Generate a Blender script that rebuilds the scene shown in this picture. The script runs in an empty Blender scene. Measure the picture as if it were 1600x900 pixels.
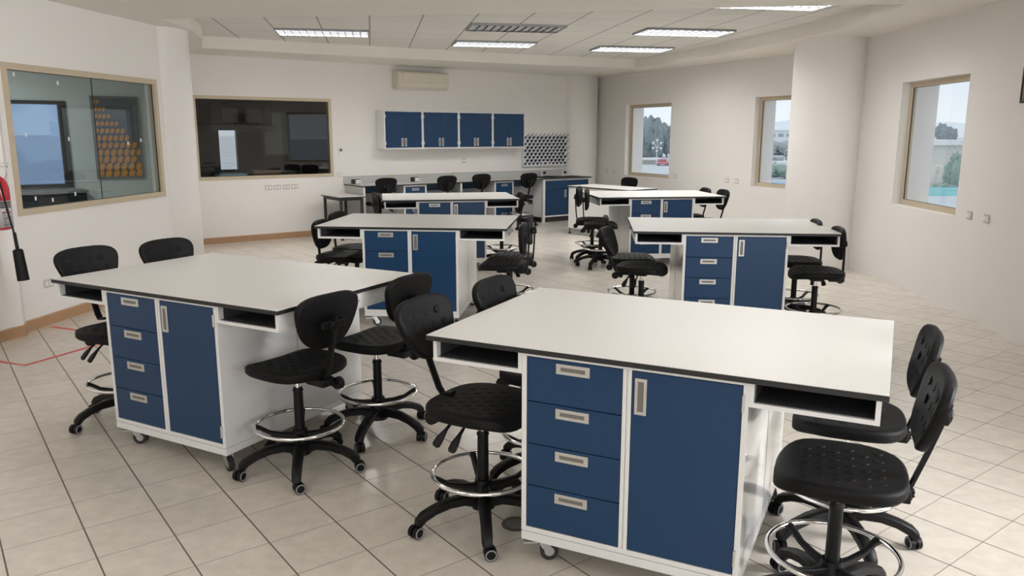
import bpy, bmesh, math, random
from mathutils import Vector, Matrix
random.seed(7)
sc = bpy.context.scene
COL = sc.collection
PI = math.pi

# ------------------------------------------------------------------ camera
cam_d = bpy.data.cameras.new('camera'); cam = bpy.data.objects.new('camera', cam_d); COL.objects.link(cam)
cam_d.sensor_width = 36; cam_d.lens = 1226.97 / 1600 * 36; cam_d.clip_end = 3000; cam_d.clip_start = .05
_p, _r = .194332, .00134894
_rt = Vector((1, 0, 0)); _up = Vector((0, math.sin(_p), math.cos(_p))); _bk = Vector((0, -math.cos(_p), math.sin(_p)))
rt = math.cos(_r) * _rt + math.sin(_r) * _up; up = -math.sin(_r) * _rt + math.cos(_r) * _up
cam.matrix_world = Matrix(((rt.x, up.x, _bk.x, 0), (rt.y, up.y, _bk.y, 0), (rt.z, up.z, _bk.z, 1.69245), (0, 0, 0, 1)))
sc.camera = cam

# ------------------------------------------------------------------ world, lights, exposure
sc.view_settings.view_transform = 'Standard'; sc.view_settings.look = 'None'
sc.view_settings.gamma = 1; sc.view_settings.use_curve_mapping = False
sc.view_settings.exposure = 0.36
W = bpy.data.worlds.new('sky'); sc.world = W; W.use_nodes = True
wn = W.node_tree; bg = wn.nodes['Background']
tc = wn.nodes.new('ShaderNodeTexCoord'); sx = wn.nodes.new('ShaderNodeSeparateXYZ'); cr = wn.nodes.new('ShaderNodeValToRGB')
nz = wn.nodes.new('ShaderNodeTexNoise'); nz.inputs['Scale'].default_value = 3; nz.inputs['Detail'].default_value = 5
ad = wn.nodes.new('ShaderNodeMath'); ad.operation = 'MULTIPLY_ADD'; ad.inputs[1].default_value = .12; 
wn.links.new(tc.outputs['Generated'], sx.inputs[0]); wn.links.new(tc.outputs['Generated'], nz.inputs['Vector'])
wn.links.new(nz.outputs['Fac'], ad.inputs[0]); wn.links.new(sx.outputs['Z'], ad.inputs[2]); wn.links.new(ad.outputs[0], cr.inputs[0])
cr.color_ramp.elements[0].position = .05; cr.color_ramp.elements[0].color = (.86, .90, .92, 1)
cr.color_ramp.elements[1].position = .14; cr.color_ramp.elements[1].color = (.74, .79, .90, 1)
e = cr.color_ramp.elements.new(.6); e.color = (.80, .85, .93, 1)
wn.links.new(cr.outputs[0], bg.inputs[0]); bg.inputs[1].default_value = .9

def area_lamp(name, loc, target, w, h, power, color):
    d = bpy.data.lights.new(name, 'AREA'); d.shape = 'RECTANGLE'; d.size = w; d.size_y = h; d.energy = power; d.color = color
    o = bpy.data.objects.new(name, d); COL.objects.link(o); o.location = loc
    o.rotation_euler = (Vector(target) - Vector(loc)).to_track_quat('-Z', 'Z').to_euler()
    return o
# area lamps added as daylight fill at unseen windows behind and beside the camera
area_lamp('rear_daylight_fill', (-0.6, -3.9, 1.6), (-0.6, 6, 1.0), 6.0, 1.7, 80, (1.0, .97, .93))
area_lamp('side_daylight_fill', (3.72, 2.45, 1.6), (-4.2, 6.2, 1.25), 1.7, 1.4, 115, (.97, .98, 1.0)).data.spread = math.radians(115)
area_lamp('near_side_daylight_fill', (3.55, 0.0, 1.6), (-3, 3.0, .9), 1.7, 1.4, 35, (.97, .98, 1.0))
area_lamp('annex_fill_light', (-6.6, 8.6, 2.8), (-6.6, 8.6, 0), 1.2, .6, 80, (.96, 1.0, .98))  # unseen lamp added to brighten the adjoining room

# ------------------------------------------------------------------ materials
def mat(name, color, rough=.5, metal=0, spec=.5, noise=None, bump=None, emis=None, coat=0):
    m = bpy.data.materials.new(name); m.use_nodes = True; nt = m.node_tree; b = nt.nodes['Principled BSDF']
    b.inputs['Base Color'].default_value = (*color, 1); b.inputs['Roughness'].default_value = rough
    b.inputs['Metallic'].default_value = metal; b.inputs['Specular IOR Level'].default_value = spec
    b.inputs['Coat Weight'].default_value = coat
    if noise or bump:
        t = nt.nodes.new('ShaderNodeTexCoord'); n = nt.nodes.new('ShaderNodeTexNoise')
        n.inputs['Scale'].default_value = (noise or bump)[0]; n.inputs['Detail'].default_value = 6
        nt.links.new(t.outputs['Object'], n.inputs['Vector'])
        if noise:
            r = nt.nodes.new('ShaderNodeMix'); r.data_type = 'RGBA'
            k = noise[1]
            r.inputs['A'].default_value = tuple(c * (1 - k) for c in color) + (1,)
            r.inputs['B'].default_value = tuple(min(1, c * (1 + k)) for c in color) + (1,)
            nt.links.new(n.outputs['Fac'], r.inputs['Factor']); nt.links.new(r.outputs['Result'], b.inputs['Base Color'])
        if bump:
            bp = nt.nodes.new('ShaderNodeBump'); bp.inputs['Strength'].default_value = bump[1]; bp.inputs['Distance'].default_value = .01
            nt.links.new(n.outputs['Fac'], bp.inputs['Height']); nt.links.new(bp.outputs[0], b.inputs['Normal'])
    if emis:
        b.inputs['Emission Color'].default_value = (*emis[0], 1); b.inputs['Emission Strength'].default_value = emis[1]
    return m
M = dict(
    wall=mat('wall_paint', (.81, .78, .75), .6, noise=(1.3, .015), bump=(60, .04), spec=.3),
    soffit=mat('ceiling_plaster', (.80, .765, .70), .7, noise=(1.5, .015), spec=.3),
    base=mat('baseboard_tile', (.42, .25, .14), .45, noise=(14, .12)),
    top=mat('white_laminate', (.70, .69, .665), .34, noise=(2, .012)),
    black_edge=mat('phenolic_edge', (.012, .012, .013), .5),
    white=mat('white_powder_coat', (.74, .74, .735), .16, noise=(3, .01), coat=.6),
    blue=mat('blue_powder_coat', (.0078, .041, .107), .34, noise=(5, .06), spec=.35),
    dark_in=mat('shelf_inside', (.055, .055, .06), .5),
    steel=mat('satin_steel', (.62, .61, .59), .32, metal=.85, noise=(30, .05)),
    slot=mat('handle_slot', (.17, .155, .14), .5),
    chrome=mat('chrome', (.80, .80, .80), .08, metal=1),
    zinc=mat('zinc_bracket', (.55, .56, .57), .3, metal=.8),
    black=mat('black_polyurethane', (.0035, .0035, .004), .58, spec=.2, noise=(20, .1), bump=(300, .06)),
    nylon=mat('black_nylon', (.003, .003, .0035), .45, spec=.28),
    rim=mat('grey_caster_rim', (.30, .30, .31), .4),
    rubber=mat('dark_rubber', (.02, .02, .02), .6),
    frame=mat('beige_aluminium', (.55, .46, .335), .45, noise=(8, .04)),
    reveal=mat('exterior_render', (.52, .455, .35), .8, noise=(4, .05)),
    grey_top=mat('grey_laminate', (.50, .50, .49), .4, noise=(3, .02)),
    grey_panel=mat('grey_panel', (.36, .36, .36), .45),
    plastic=mat('ivory_plastic', (.66, .62, .52), .4, noise=(3, .02)),
    plate=mat('socket_plate_plastic', (.55, .52, .48), .35),
    white_plastic=mat('white_plastic', (.8, .8, .79), .35),
    red=mat('red_enamel', (.50, .012, .02), .25, coat=.4),
    label=mat('grey_label', (.42, .40, .42), .5),
    ink=mat('dark_ink', (.04, .04, .05), .6),
    tape=mat('red_floor_tape', (.62, .12, .11), .5, noise=(20, .08)),
    drain=mat('bronze_drain', (.12, .10, .08), .45, metal=.4, noise=(20, .2)),
    dark_frame=mat('dark_painted_metal', (.02, .018, .016), .45),
    yellow=mat('yellow_plastic', (.75, .60, .12), .4),
    dim=mat('annex_dark_fitting', (.010, .010, .011), .5),
    room_c=mat('unlit_room_tone', (.055, .058, .055), .7),  # unlit look of the back room put into its wall colour
    room_b=mat('annex_paint', (.55, .56, .52), .7),
    board=mat('whiteboard', (.55, .58, .52), .3),
    crate=mat('brown_board', (.28, .15, .075), .6, noise=(6, .1)),
    lamp_on=mat('lamp_glow', (.9, .9, .9), .4, emis=((1.0, .985, .96), 21)),
    louver_dark=mat('louver_side', (.035, .037, .04), .5),
    near_fill=mat('near_fill_glow', (.9, .9, .9), .4, emis=((1.0, .985, .96), 4.4)),  # glow for the unseen overhead panels added to light the foreground
    near_fill_dim=mat('near_fill_dim_glow', (.9, .9, .9), .4, emis=((1.0, .985, .96), .6)),
    lamp_off=mat('lamp_off', (.30, .30, .30), .5),
    louver=mat('louver_aluminium', (.30, .31, .33), .35, metal=.3),
    tree=mat('hazy_foliage', (.29, .34, .35), .9, noise=(.6, .35)),  # outdoor colours from here on paled and greyed to imitate distance haze
    tree_far=mat('haze_pale_foliage', (.42, .46, .47), .9, noise=(.5, .25)),
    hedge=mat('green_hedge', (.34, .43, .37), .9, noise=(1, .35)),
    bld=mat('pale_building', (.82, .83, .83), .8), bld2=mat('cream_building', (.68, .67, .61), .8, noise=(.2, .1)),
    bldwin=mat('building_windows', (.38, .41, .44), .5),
    ground=mat('haze_pale_ground', (.62, .65, .67), .9, noise=(.1, .15)),
    hill=mat('haze_pale_hills', (.80, .84, .87), 1, noise=(.02, .10)),  # haze put into the hill colour, close to the sky's
    turq=mat('turquoise_screen', (.34, .70, .70), .7), court=mat('blue_court', (.36, .50, .66), .8),
    carred=mat('car_red', (.60, .24, .27), .4),
)
def glass(name, tint, refl):
    m = bpy.data.materials.new(name); m.use_nodes = True; nt = m.node_tree; nt.nodes.clear()
    o = nt.nodes.new('ShaderNodeOutputMaterial'); t = nt.nodes.new('ShaderNodeBsdfTransparent'); g = nt.nodes.new('ShaderNodeBsdfGlossy')
    g.inputs['Roughness'].default_value = .0; t.inputs[0].default_value = (*tint, 1); mx = nt.nodes.new('ShaderNodeMixShader')
    f = nt.nodes.new('ShaderNodeFresnel'); f.inputs[0].default_value = refl
    ge = nt.nodes.new('ShaderNodeNewGeometry'); iv = nt.nodes.new('ShaderNodeMath'); iv.operation = 'SUBTRACT'; iv.inputs[0].default_value = 1
    mu = nt.nodes.new('ShaderNodeMath'); mu.operation = 'MULTIPLY'; nt.links.new(ge.outputs['Backfacing'], iv.inputs[1])
    nt.links.new(f.outputs[0], mu.inputs[0]); nt.links.new(iv.outputs[0], mu.inputs[1])
    nt.links.new(mu.outputs[0], mx.inputs[0]); nt.links.new(t.outputs[0], mx.inputs[1]); nt.links.new(g.outputs[0], mx.inputs[2])
    nt.links.new(mx.outputs[0], o.inputs[0]); return m
M['glass_clear'] = glass('clear_glass', (.97, .985, .985), 1.4)
M['glass_green'] = glass('greenish_glass', (.72, .765, .795), 1.5)
M['glass_dark'] = glass('smoked_glass', (.80, .81, .80), 1.75)

def grid_mat(name, origin, ang, size, lw1, lw2, c_tile, c_line1, c_line2, rough, nscale, namp, bump=0, varz=.03, c_mot=None, spec=.5):
    m = bpy.data.materials.new(name); m.use_nodes = True; nt = m.node_tree; N = nt.nodes; L = nt.links; b = N['Principled BSDF']
    t = N.new('ShaderNodeTexCoord'); mp = N.new('ShaderNodeMapping'); mp.vector_type = 'TEXTURE'
    mp.inputs['Location'].default_value = (origin[0], origin[1], 0); mp.inputs['Rotation'].default_value = (0, 0, ang); mp.inputs['Scale'].default_value = (size, size, size)
    L.new(t.outputs['Object'], mp.inputs[0]); s = N.new('ShaderNodeSeparateXYZ'); L.new(mp.outputs[0], s.inputs[0])
    def edge(sock, lw):
        a = N.new('ShaderNodeMath'); a.operation = 'FRACT'; L.new(sock, a.inputs[0])
        c = N.new('ShaderNodeMath'); c.operation = 'PINGPONG'; c.inputs[1].default_value = .5; L.new(sock, c.inputs[0])
        d = N.new('ShaderNodeMath'); d.operation = 'LESS_THAN'; d.inputs[1].default_value = lw / size / 2; L.new(c.outputs[0], d.inputs[0]); return d.outputs[0]
    e1 = edge(s.outputs['X'], lw1); e2 = edge(s.outputs['Y'], lw2)
    fl = []
    for k in 'XY':
        a = N.new('ShaderNodeMath'); a.operation = 'FLOOR'; L.new(s.outputs[k], a.inputs[0]); fl.append(a)
    cb = N.new('ShaderNodeCombineXYZ'); L.new(fl[0].outputs[0], cb.inputs[0]); L.new(fl[1].outputs[0], cb.inputs[1])
    wh = N.new('ShaderNodeTexWhiteNoise'); wh.noise_dimensions = '2D'; L.new(cb.outputs[0], wh.inputs['Vector'])
    n = N.new('ShaderNodeTexNoise'); n.inputs['Scale'].default_value = nscale; n.inputs['Detail'].default_value = 8; n.inputs['Roughness'].default_value = .65
    ov = N.new('ShaderNodeVectorMath'); ov.operation = 'MULTIPLY_ADD'; ov.inputs[1].default_value = (7, 7, 7); L.new(cb.outputs[0], ov.inputs[0]); L.new(t.outputs['Object'], ov.inputs[2]); L.new(ov.outputs[0], n.inputs['Vector'])
    mot = N.new('ShaderNodeMix'); mot.data_type = 'RGBA'; mot.inputs['A'].default_value = (*[c * (1 - namp) for c in c_tile], 1); mot.inputs['B'].default_value = (*[c * (1 + namp) for c in c_tile], 1)
    r = N.new('ShaderNodeMapRange'); r.inputs['From Min'].default_value = .3; r.inputs['From Max'].default_value = .7; L.new(n.outputs['Fac'], r.inputs[0]); L.new(r.outputs[0], mot.inputs['Factor'])
    br = N.new('ShaderNodeMath'); br.operation = 'MULTIPLY_ADD'; br.inputs[1].default_value = 2 * varz; br.inputs[2].default_value = 1 - varz; L.new(wh.outputs['Value'], br.inputs[0])
    vm = N.new('ShaderNodeVectorMath'); vm.operation = 'SCALE'; L.new(mot.outputs['Result'], vm.inputs[0]); L.new(br.outputs[0], vm.inputs['Scale'])
    m2 = N.new('ShaderNodeMix'); m2.data_type = 'RGBA'; m2.inputs['B'].default_value = (*c_line2, 1); L.new(vm.outputs[0], m2.inputs['A']); L.new(e2, m2.inputs['Factor'])
    m1 = N.new('ShaderNodeMix'); m1.data_type = 'RGBA'; m1.inputs['B'].default_value = (*c_line1, 1); L.new(m2.outputs['Result'], m1.inputs['A']); L.new(e1, m1.inputs['Factor'])
    L.new(m1.outputs['Result'], b.inputs['Base Color']); b.inputs['Specular IOR Level'].default_value = spec
    mxm = N.new('ShaderNodeMath'); mxm.operation = 'MAXIMUM'; L.new(e1, mxm.inputs[0]); L.new(e2, mxm.inputs[1])
    rr = N.new('ShaderNodeMapRange'); rr.inputs['To Min'].default_value = rough; rr.inputs['To Max'].default_value = .8; L.new(mxm.outputs[0], rr.inputs[0]); L.new(rr.outputs[0], b.inputs['Roughness'])
    if bump:
        iv = N.new('ShaderNodeMath'); iv.operation = 'MULTIPLY_ADD'; iv.inputs[1].default_value = -1; L.new(mxm.outputs[0], iv.inputs[0])
        ns = N.new('ShaderNodeMath'); ns.operation = 'MULTIPLY'; ns.inputs[1].default_value = .25; L.new(n.outputs['Fac'], ns.inputs[0]); L.new(ns.outputs[0], iv.inputs[2])
        bp = N.new('ShaderNodeBump'); bp.inputs['Strength'].default_value = bump; bp.inputs['Distance'].default_value = .004; L.new(iv.outputs[0], bp.inputs['Height']); L.new(bp.outputs[0], b.inputs['Normal'])
    return m
M['floor'] = grid_mat('floor_tiles', (-2.4089, 3.8738), .64825, .3012, .0065, .0042, (.65, .60, .53), (.13, .11, .095), (.24, .21, .18), .22, 11, .09, bump=.25, varz=.035)
M['tiles'] = grid_mat('ceiling_panels', (-.394, 9.293), .175, .6, .018, .014, (.74, .72, .68), (.33, .31, .28), (.50, .48, .44), .8, 30, .03, bump=.1, varz=.012, spec=.2)

# ------------------------------------------------------------------ helpers
def link(name, bm, mats, parent=None, smooth=False, bevel=None, loc=None):
    me = bpy.data.meshes.new(name); bm.normal_update(); bm.to_mesh(me); bm.free()
    if not isinstance(mats, (list, tuple)): mats = [mats]
    for m in mats: me.materials.append(M[m] if isinstance(m, str) else m)
    o = bpy.data.objects.new(name, me); COL.objects.link(o)
    if parent: o.parent = parent
    if loc: o.location = loc
    if smooth:
        for p in me.polygons: p.use_smooth = True
        try: me.set_sharp_from_angle(angle=math.radians(40))
        except Exception: pass
    if bevel:
        b = o.modifiers.new('bevel', 'BEVEL'); b.width = bevel; b.segments = 2; b.limit_method = 'ANGLE'; b.angle_limit = .7
    return o
def box(bm, x0, x1, y0, y1, z0, z1, mi=0, mtx=None):
    vs = [bm.verts.new((x, y, z)) for x in (x0, x1) for y in (y0, y1) for z in (z0, z1)]
    if mtx is not None:
        for v in vs: v.co = mtx @ v.co
    for f in ((0, 1, 3, 2), (4, 6, 7, 5), (0, 4, 5, 1), (2, 3, 7, 6), (0, 2, 6, 4), (1, 5, 7, 3)):
        fc = bm.faces.new([vs[i] for i in f]); fc.material_index = mi
    return vs
def BX(*a, **k):
    bm = bmesh.new(); box(bm, *a, **k); return bm
def cyl(bm, p0, p1, r0, r1=None, n=16, mi=0, cap=True):
    r1 = r0 if r1 is None else r1
    p0, p1 = Vector(p0), Vector(p1); d = (p1 - p0).normalized()
    a = d.orthogonal().normalized(); b = d.cross(a)
    A = [bm.verts.new(p0 + r0 * (math.cos(t) * a + math.sin(t) * b)) for t in [2 * PI * i / n for i in range(n)]]
    B = [bm.verts.new(p1 + r1 * (math.cos(t) * a + math.sin(t) * b)) for t in [2 * PI * i / n for i in range(n)]]
    for i in range(n):
        f = bm.faces.new([A[i], A[(i + 1) % n], B[(i + 1) % n], B[i]]); f.material_index = mi
    if cap:
        bm.faces.new(A[::-1]).material_index = mi; bm.faces.new(B).material_index = mi
def tube(bm, pts, r, n=8, mi=0, closed=False):
    pts = [Vector(p) for p in pts]; k = len(pts); rings = []
    a = None
    for i, p in enumerate(pts):
        if closed: d = (pts[(i + 1) % k] - pts[i - 1]).normalized()
        else: d = (pts[min(i + 1, k - 1)] - pts[max(i - 1, 0)]).normalized()
        a = d.orthogonal().normalized() if a is None else (a - a.dot(d) * d).normalized()
        b = d.cross(a); rr = r[i] if isinstance(r, (list, tuple)) else r
        rings.append([bm.verts.new(p + rr * (math.cos(2 * PI * j / n) * a + math.sin(2 * PI * j / n) * b)) for j in range(n)])
    for i in range(k if closed else k - 1):
        A, B = rings[i], rings[(i + 1) % k]
        for j in range(n):
            bm.faces.new([A[j], A[(j + 1) % n], B[(j + 1) % n], B[j]]).material_index = mi
    if not closed:
        bm.faces.new(rings[0][::-1]).material_index = mi; bm.faces.new(rings[-1]).material_index = mi
def sweep(bm, pts, ws, hs, mi=0, side=None):
    """rectangular, chamfered beam along pts; ws width sideways, hs height"""
    pts = [Vector(p) for p in pts]; rings = []
    for i, p in enumerate(pts):
        d = (pts[min(i + 1, len(pts) - 1)] - pts[max(i - 1, 0)]).normalized()
        s = Vector(side) if side else Vector((0, 1, 0)); s = (s - s.dot(d) * d).normalized(); u = d.cross(s)
        w, h = ws[i] / 2, hs[i] / 2; c = .35
        prof = [(w, h * (1 - c)), (w * (1 - c), h), (-w * (1 - c), h), (-w, h * (1 - c)), (-w, -h * (1 - c)), (-w * (1 - c), -h), (w * (1 - c), -h), (w, -h * (1 - c))]
        rings.append([bm.verts.new(p + a * s + b * u) for a, b in prof])
    for A, B in zip(rings, rings[1:]):
        for j in range(8): bm.faces.new([A[j], A[(j + 1) % 8], B[(j + 1) % 8], B[j]]).material_index = mi
    bm.faces.new(rings[0][::-1]); bm.faces.new(rings[-1])
def tag(o, label=None, cat=None, group=None, kind=None):
    if label: o['label'] = label
    if cat: o['category'] = cat
    if group: o['group'] = group
    if kind: o['kind'] = kind
    return o
def empty(name, loc=(0, 0, 0), rz=0):
    o = bpy.data.objects.new(name, None); COL.objects.link(o); o.location = loc; o.rotation_euler = (0, 0, rz); o.empty_display_size = .1; return o
def struct(o, label=None, cat=None): return tag(o, label, cat, kind='structure')
def copy_tree(root):
    r = root.copy(); COL.objects.link(r)
    for ch in list(root.children):
        c = ch.copy(); COL.objects.link(c); c.parent = r
        for g in ch.children:
            d = g.copy(); COL.objects.link(d); d.parent = c
    return r
def fix_normals(bm): bmesh.ops.recalc_face_normals(bm, faces=bm.faces)

# ------------------------------------------------------------------ walls
def smooth_path(P, n=4):
    out = []
    for i in range(len(P) - 1):
        p0, p1, p2, p3 = [Vector(P[min(max(j, 0), len(P) - 1)]) for j in (i - 1, i, i + 1, i + 2)]
        for k in range(n):
            t = k / n; q = .5 * ((2 * p1) + (p2 - p0) * t + (2 * p0 - 5 * p1 + 4 * p2 - p3) * t * t + (3 * p1 - p0 - 3 * p2 + p3) * t ** 3); out.append((q.x, q.y))
    return out + [tuple(P[-1])]
def wall(name, path, z0, z1, thick, opens=(), m=('wall', 'reveal'), label=None, cat='wall'):
    """path runs clockwise: the outside is on its left; opens = (s0, s1, za, zb) by distance along the path"""
    P = [Vector((x, y)) for x, y in path]; cum = [0]
    for a, b in zip(P, P[1:]): cum.append(cum[-1] + (b - a).length)
    ss = sorted(set([round(c, 5) for c in cum] + [round(v, 5) for o in opens for v in o[:2]]))
    zs = sorted(set([z0, z1] + [v for o in opens for v in o[2:]]))
    def at(s):
        for i in range(len(P) - 1):
            if s <= cum[i + 1] + 1e-4:
                d = (P[i + 1] - P[i]).normalized(); q = P[i] + d * (s - cum[i]); nrm = Vector((-d.y, d.x))
                if abs(s - cum[i + 1]) < 1e-3 and i + 2 < len(P):
                    d2 = (P[i + 2] - P[i + 1]).normalized(); n2 = Vector((-d2.y, d2.x)); m_ = (nrm + n2).normalized(); nrm = m_ / max(.5, m_.dot(n2))
                return q, nrm
    bm = bmesh.new(); F = {}; Bk = {}
    for i, s in enumerate(ss):
        q, n = at(s)
        for j, z in enumerate(zs):
            F[i, j] = bm.verts.new((q.x, q.y, z)); w = q + n * thick; Bk[i, j] = bm.verts.new((w.x, w.y, z))
    solid = {}
    for i in range(len(ss) - 1):
        for j in range(len(zs) - 1):
            sm, zm = (ss[i] + ss[i + 1]) / 2, (zs[j] + zs[j + 1]) / 2
            solid[i, j] = not any(o[0] < sm < o[1] and o[2] < zm < o[3] for o in opens)
    for (i, j), on in solid.items():
        if not on: continue
        bm.faces.new([F[i, j], F[i + 1, j], F[i + 1, j + 1], F[i, j + 1]])
        bm.faces.new([Bk[i, j + 1], Bk[i + 1, j + 1], Bk[i + 1, j], Bk[i, j]]).material_index = 1
        for di, dj, a, b in ((-1, 0, (i, j), (i, j + 1)), (1, 0, (i + 1, j), (i + 1, j + 1)), (0, -1, (i, j), (i + 1, j)), (0, 1, (i, j + 1), (i + 1, j + 1))):
            if not solid.get((i + di, j + dj), False):
                bm.faces.new([F[a], F[b], Bk[b], Bk[a]])
    fix_normals(bm)
    return struct(link(name, bm, list(m), smooth=True), label or name.replace('_', ' '), cat)

A = Vector((-4.781, 12.018)); B_ = Vector((1.795, 16.90)); U = (B_ - A).normalized(); Nn = Vector((U.y, -U.x))   # back wall frame
BANG = math.atan2(U.y, U.x)
def bw(s, n=0): p = A + U * s + Nn * n; return (p.x, p.y)
ZC = 3.1
C0 = bw(-.21)
wall('wall_left', [(-4.2, 6.6), (-3.89, 8.97)], 0, ZC, .14, [(.055, 2.29, .995, 2.265)], ('wall', 'room_b'), 'white plaster left wall holding the wide greenish window')
wall('wall_left_near', [(-4.6, -4), (-4.4, 3), (-4.24, 5.5), (-4.235, 6.12), (-4.18, 6.37), (-4.133, 6.46), (-4.2, 6.6)], 0, ZC, .14, (), ('wall', 'room_b'), 'white rounded wall at the left edge carrying the extinguisher')
wall('wall_left_column', smooth_path([(-3.89, 8.97), (-3.82, 9.03), (-3.755, 9.17), (-3.72, 9.35), (-3.80, 9.6)]) + [C0], 0, ZC, .12, (), ('wall', 'room_b'), 'white rounded column between the two indoor windows')
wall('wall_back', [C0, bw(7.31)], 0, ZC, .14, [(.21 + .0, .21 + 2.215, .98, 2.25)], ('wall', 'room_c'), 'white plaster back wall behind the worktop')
wall('wall_back_column', smooth_path([bw(7.31), bw(7.36, .10), bw(7.5, .2), bw(7.75, .25), bw(8.0, .18), (1.795, 16.9)]), 0, ZC, .15, (), ('wall', 'wall'), 'rounded column in the far corner of the room')
RW = [(1.795, 16.9), (4.14, 11.82), (4.2, 11.2)]
wall('wall_right_far', RW, 0, ZC, .42, [(1.09, 2.58, .875, 2.245), (4.765, 5.59, .875, 2.255)], ('wall', 'reveal'), 'long plaster wall with two outside windows')
COLP = [(4.2, 11.2), (3.78, 10.75), (3.63, 10.5), (3.59, 10.25), (3.66, 10.03), (3.82, 9.87), (4.02, 9.80), (4.2, 9.83), (4.304, 9.901)]
COLP = smooth_path(COLP)
wall('wall_right_column', COLP, 0, ZC, .1, (), ('wall', 'wall'), 'wide rounded white column between the right windows')
RP = [(4.304, 9.901), (4.36, 9.5), (4.388, 9.10), (4.33, 7.67), (4.295, 7.1), (4.164, 6.176), (3.97, 5.1), (3.80, 3.4), (3.66, 1.5), (3.6, -4)]
def cums(path):
    c = [0]
    for a, b in zip(path, path[1:]): c.append(c[-1] + math.dist(a, b))
    return c
rc = cums(RP)
wall('wall_right', RP, 0, ZC, .42, [(rc[2], rc[3], .90, 2.26), (rc[6] + .05, rc[7] - .15, .90, 2.26), (rc[8] + .6, rc[8] + 2.3, .9, 2.26)], ('wall', 'reveal'), 'slightly curved plaster wall on the right with an outside window')
wall('wall_rear', [(3.6, -4), (-4.6, -4)], 0, ZC, .2, [(1.0, 7.4, .8, 2.5)], ('wall', 'reveal'), 'wall behind the photographer with a wide window')
# adjoining rooms seen through the indoor glass
wall('wall_annex_far', [(-9.6, 8.44), bw(-3.15), bw(-.36)], 0, 2.84, .1, [(2.78, 4.34, .95, 2.12)], ('room_b', 'room_b'), 'pale wall of the adjoining room beyond the left glass')
wall('wall_annex_left', [(-9.6, 3.0), (-9.6, 8.44)], 0, 2.84, .1, (), ('room_b', 'room_b'), 'far side wall of the adjoining left room')
wall('wall_annex_near', [(-4.4, 3.0), (-9.6, 3.0)], 0, 2.84, .1, (), ('room_b', 'room_b'), 'near end wall of the adjoining left room')
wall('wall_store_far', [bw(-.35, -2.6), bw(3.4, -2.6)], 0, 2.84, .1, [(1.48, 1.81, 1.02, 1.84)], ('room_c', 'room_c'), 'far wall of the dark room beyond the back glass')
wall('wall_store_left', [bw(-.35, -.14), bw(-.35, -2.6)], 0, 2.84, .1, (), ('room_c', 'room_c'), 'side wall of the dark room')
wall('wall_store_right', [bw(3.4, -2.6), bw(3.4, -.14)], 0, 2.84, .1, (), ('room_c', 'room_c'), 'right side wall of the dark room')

# baseboards
def baseboard(name, path, label):
    bm = bmesh.new()
    P = [Vector(p) for p in path]
    for a, b in zip(P, P[1:]):
        d = (b - a).normalized(); n = Vector((d.y, -d.x))
        q = [a - d * .005, b + d * .005]; vs = []
        for p in q:
            for off, z in ((-.02, 0), (.014, 0), (.014, .088), (.008, .096), (-.02, .096)):
                w = p + n * off; vs.append(bm.verts.new((w.x, w.y, z)))
        for j in range(5): bm.faces.new([vs[j], vs[(j + 1) % 5], vs[5 + (j + 1) % 5], vs[5 + j]])
        bm.faces.new(vs[:5]); bm.faces.new(vs[5:])
    fix_normals(bm); struct(link(name, bm, 'base'), label, 'baseboard')
baseboard('baseboard_left', [(-4.4, 3), (-4.24, 5.5), (-4.235, 6.12), (-4.18, 6.37), (-4.133, 6.46), (-4.2, 6.6), (-3.89, 8.97), (-3.82, 9.03), (-3.755, 9.17), (-3.72, 9.35)], 'brown tile baseboard along the left wall')
baseboard('baseboard_back', [C0, bw(2.40)], 'brown tile baseboard under the dark back window')

# floor and ceilings
bm = bmesh.new(); 
fo = [(-9.7, -4.2), (3.7, -4.2), (3.85, 1.5), (4.0, 3.4), (4.2, 5.1), (4.45, 6.3), (4.6, 7.7), (4.65, 9.2), (4.55, 11.9), (2.1, 17.1), (.2, 19.4), (-9.7, 12.4)]
T_ = [bm.verts.new((x, y, 0)) for x, y in fo]; D_ = [bm.verts.new((x, y, -.25)) for x, y in fo]
bm.faces.new(T_); bm.faces.new(D_[::-1])
for i in range(len(fo)): bm.faces.new([T_[i], T_[(i + 1) % len(fo)], D_[(i + 1) % len(fo)], D_[i]])
fix_normals(bm); struct(link('floor', bm, 'floor'), 'beige square tile floor laid diagonally', 'floor')

lip = [(-3.59, 8.41), (-1.66, 8.21), (.72, 7.90), (1.66, 7.70), (3.53, 7.42), (3.64, 7.9), (3.68, 8.5), (3.65, 9.2), (3.525, 10.03), (3.21, 11.39), (2.713, 13.2), (2.45, 14.0), (2.2, 14.55), (.67, 13.95), (-1.04, 13.08), (-2.36, 12.38), (-3.3, 11.83), (-4.25, 11.2), (-3.86, 10.2), (-3.64, 9.3)]
bm = bmesh.new()
co = [bm.verts.new((x, y, 2.84)) for x, y in fo]; ci = [bm.verts.new((x, y, 2.84)) for x, y in lip]
ed = [bm.edges.new((v[i], v[(i + 1) % len(v)])) for v in (co, ci) for i in range(len(v))]
bmesh.ops.triangle_fill(bm, edges=ed, use_beauty=True)
for f in bm.faces:
    if f.normal.z > 0: f.normal_flip()
ct = [bm.verts.new((x, y, 3.0)) for x, y in lip]
for i in range(len(lip)): bm.faces.new([ci[i], ci[(i + 1) % len(lip)], ct[(i + 1) % len(lip)], ct[i]])
struct(link('ceiling', bm, 'soffit'), 'painted plaster soffit around the raised ceiling recess', 'ceiling')
bm = bmesh.new(); T_ = [bm.verts.new((x, y, 3.0)) for x, y in fo]; D_ = [bm.verts.new((x, y, 3.1)) for x, y in fo]
bm.faces.new(T_[::-1]); bm.faces.new(D_)
for i in range(len(fo)): bm.faces.new([T_[i], T_[(i + 1) % len(fo)], D_[(i + 1) % len(fo)], D_[i]])
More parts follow.
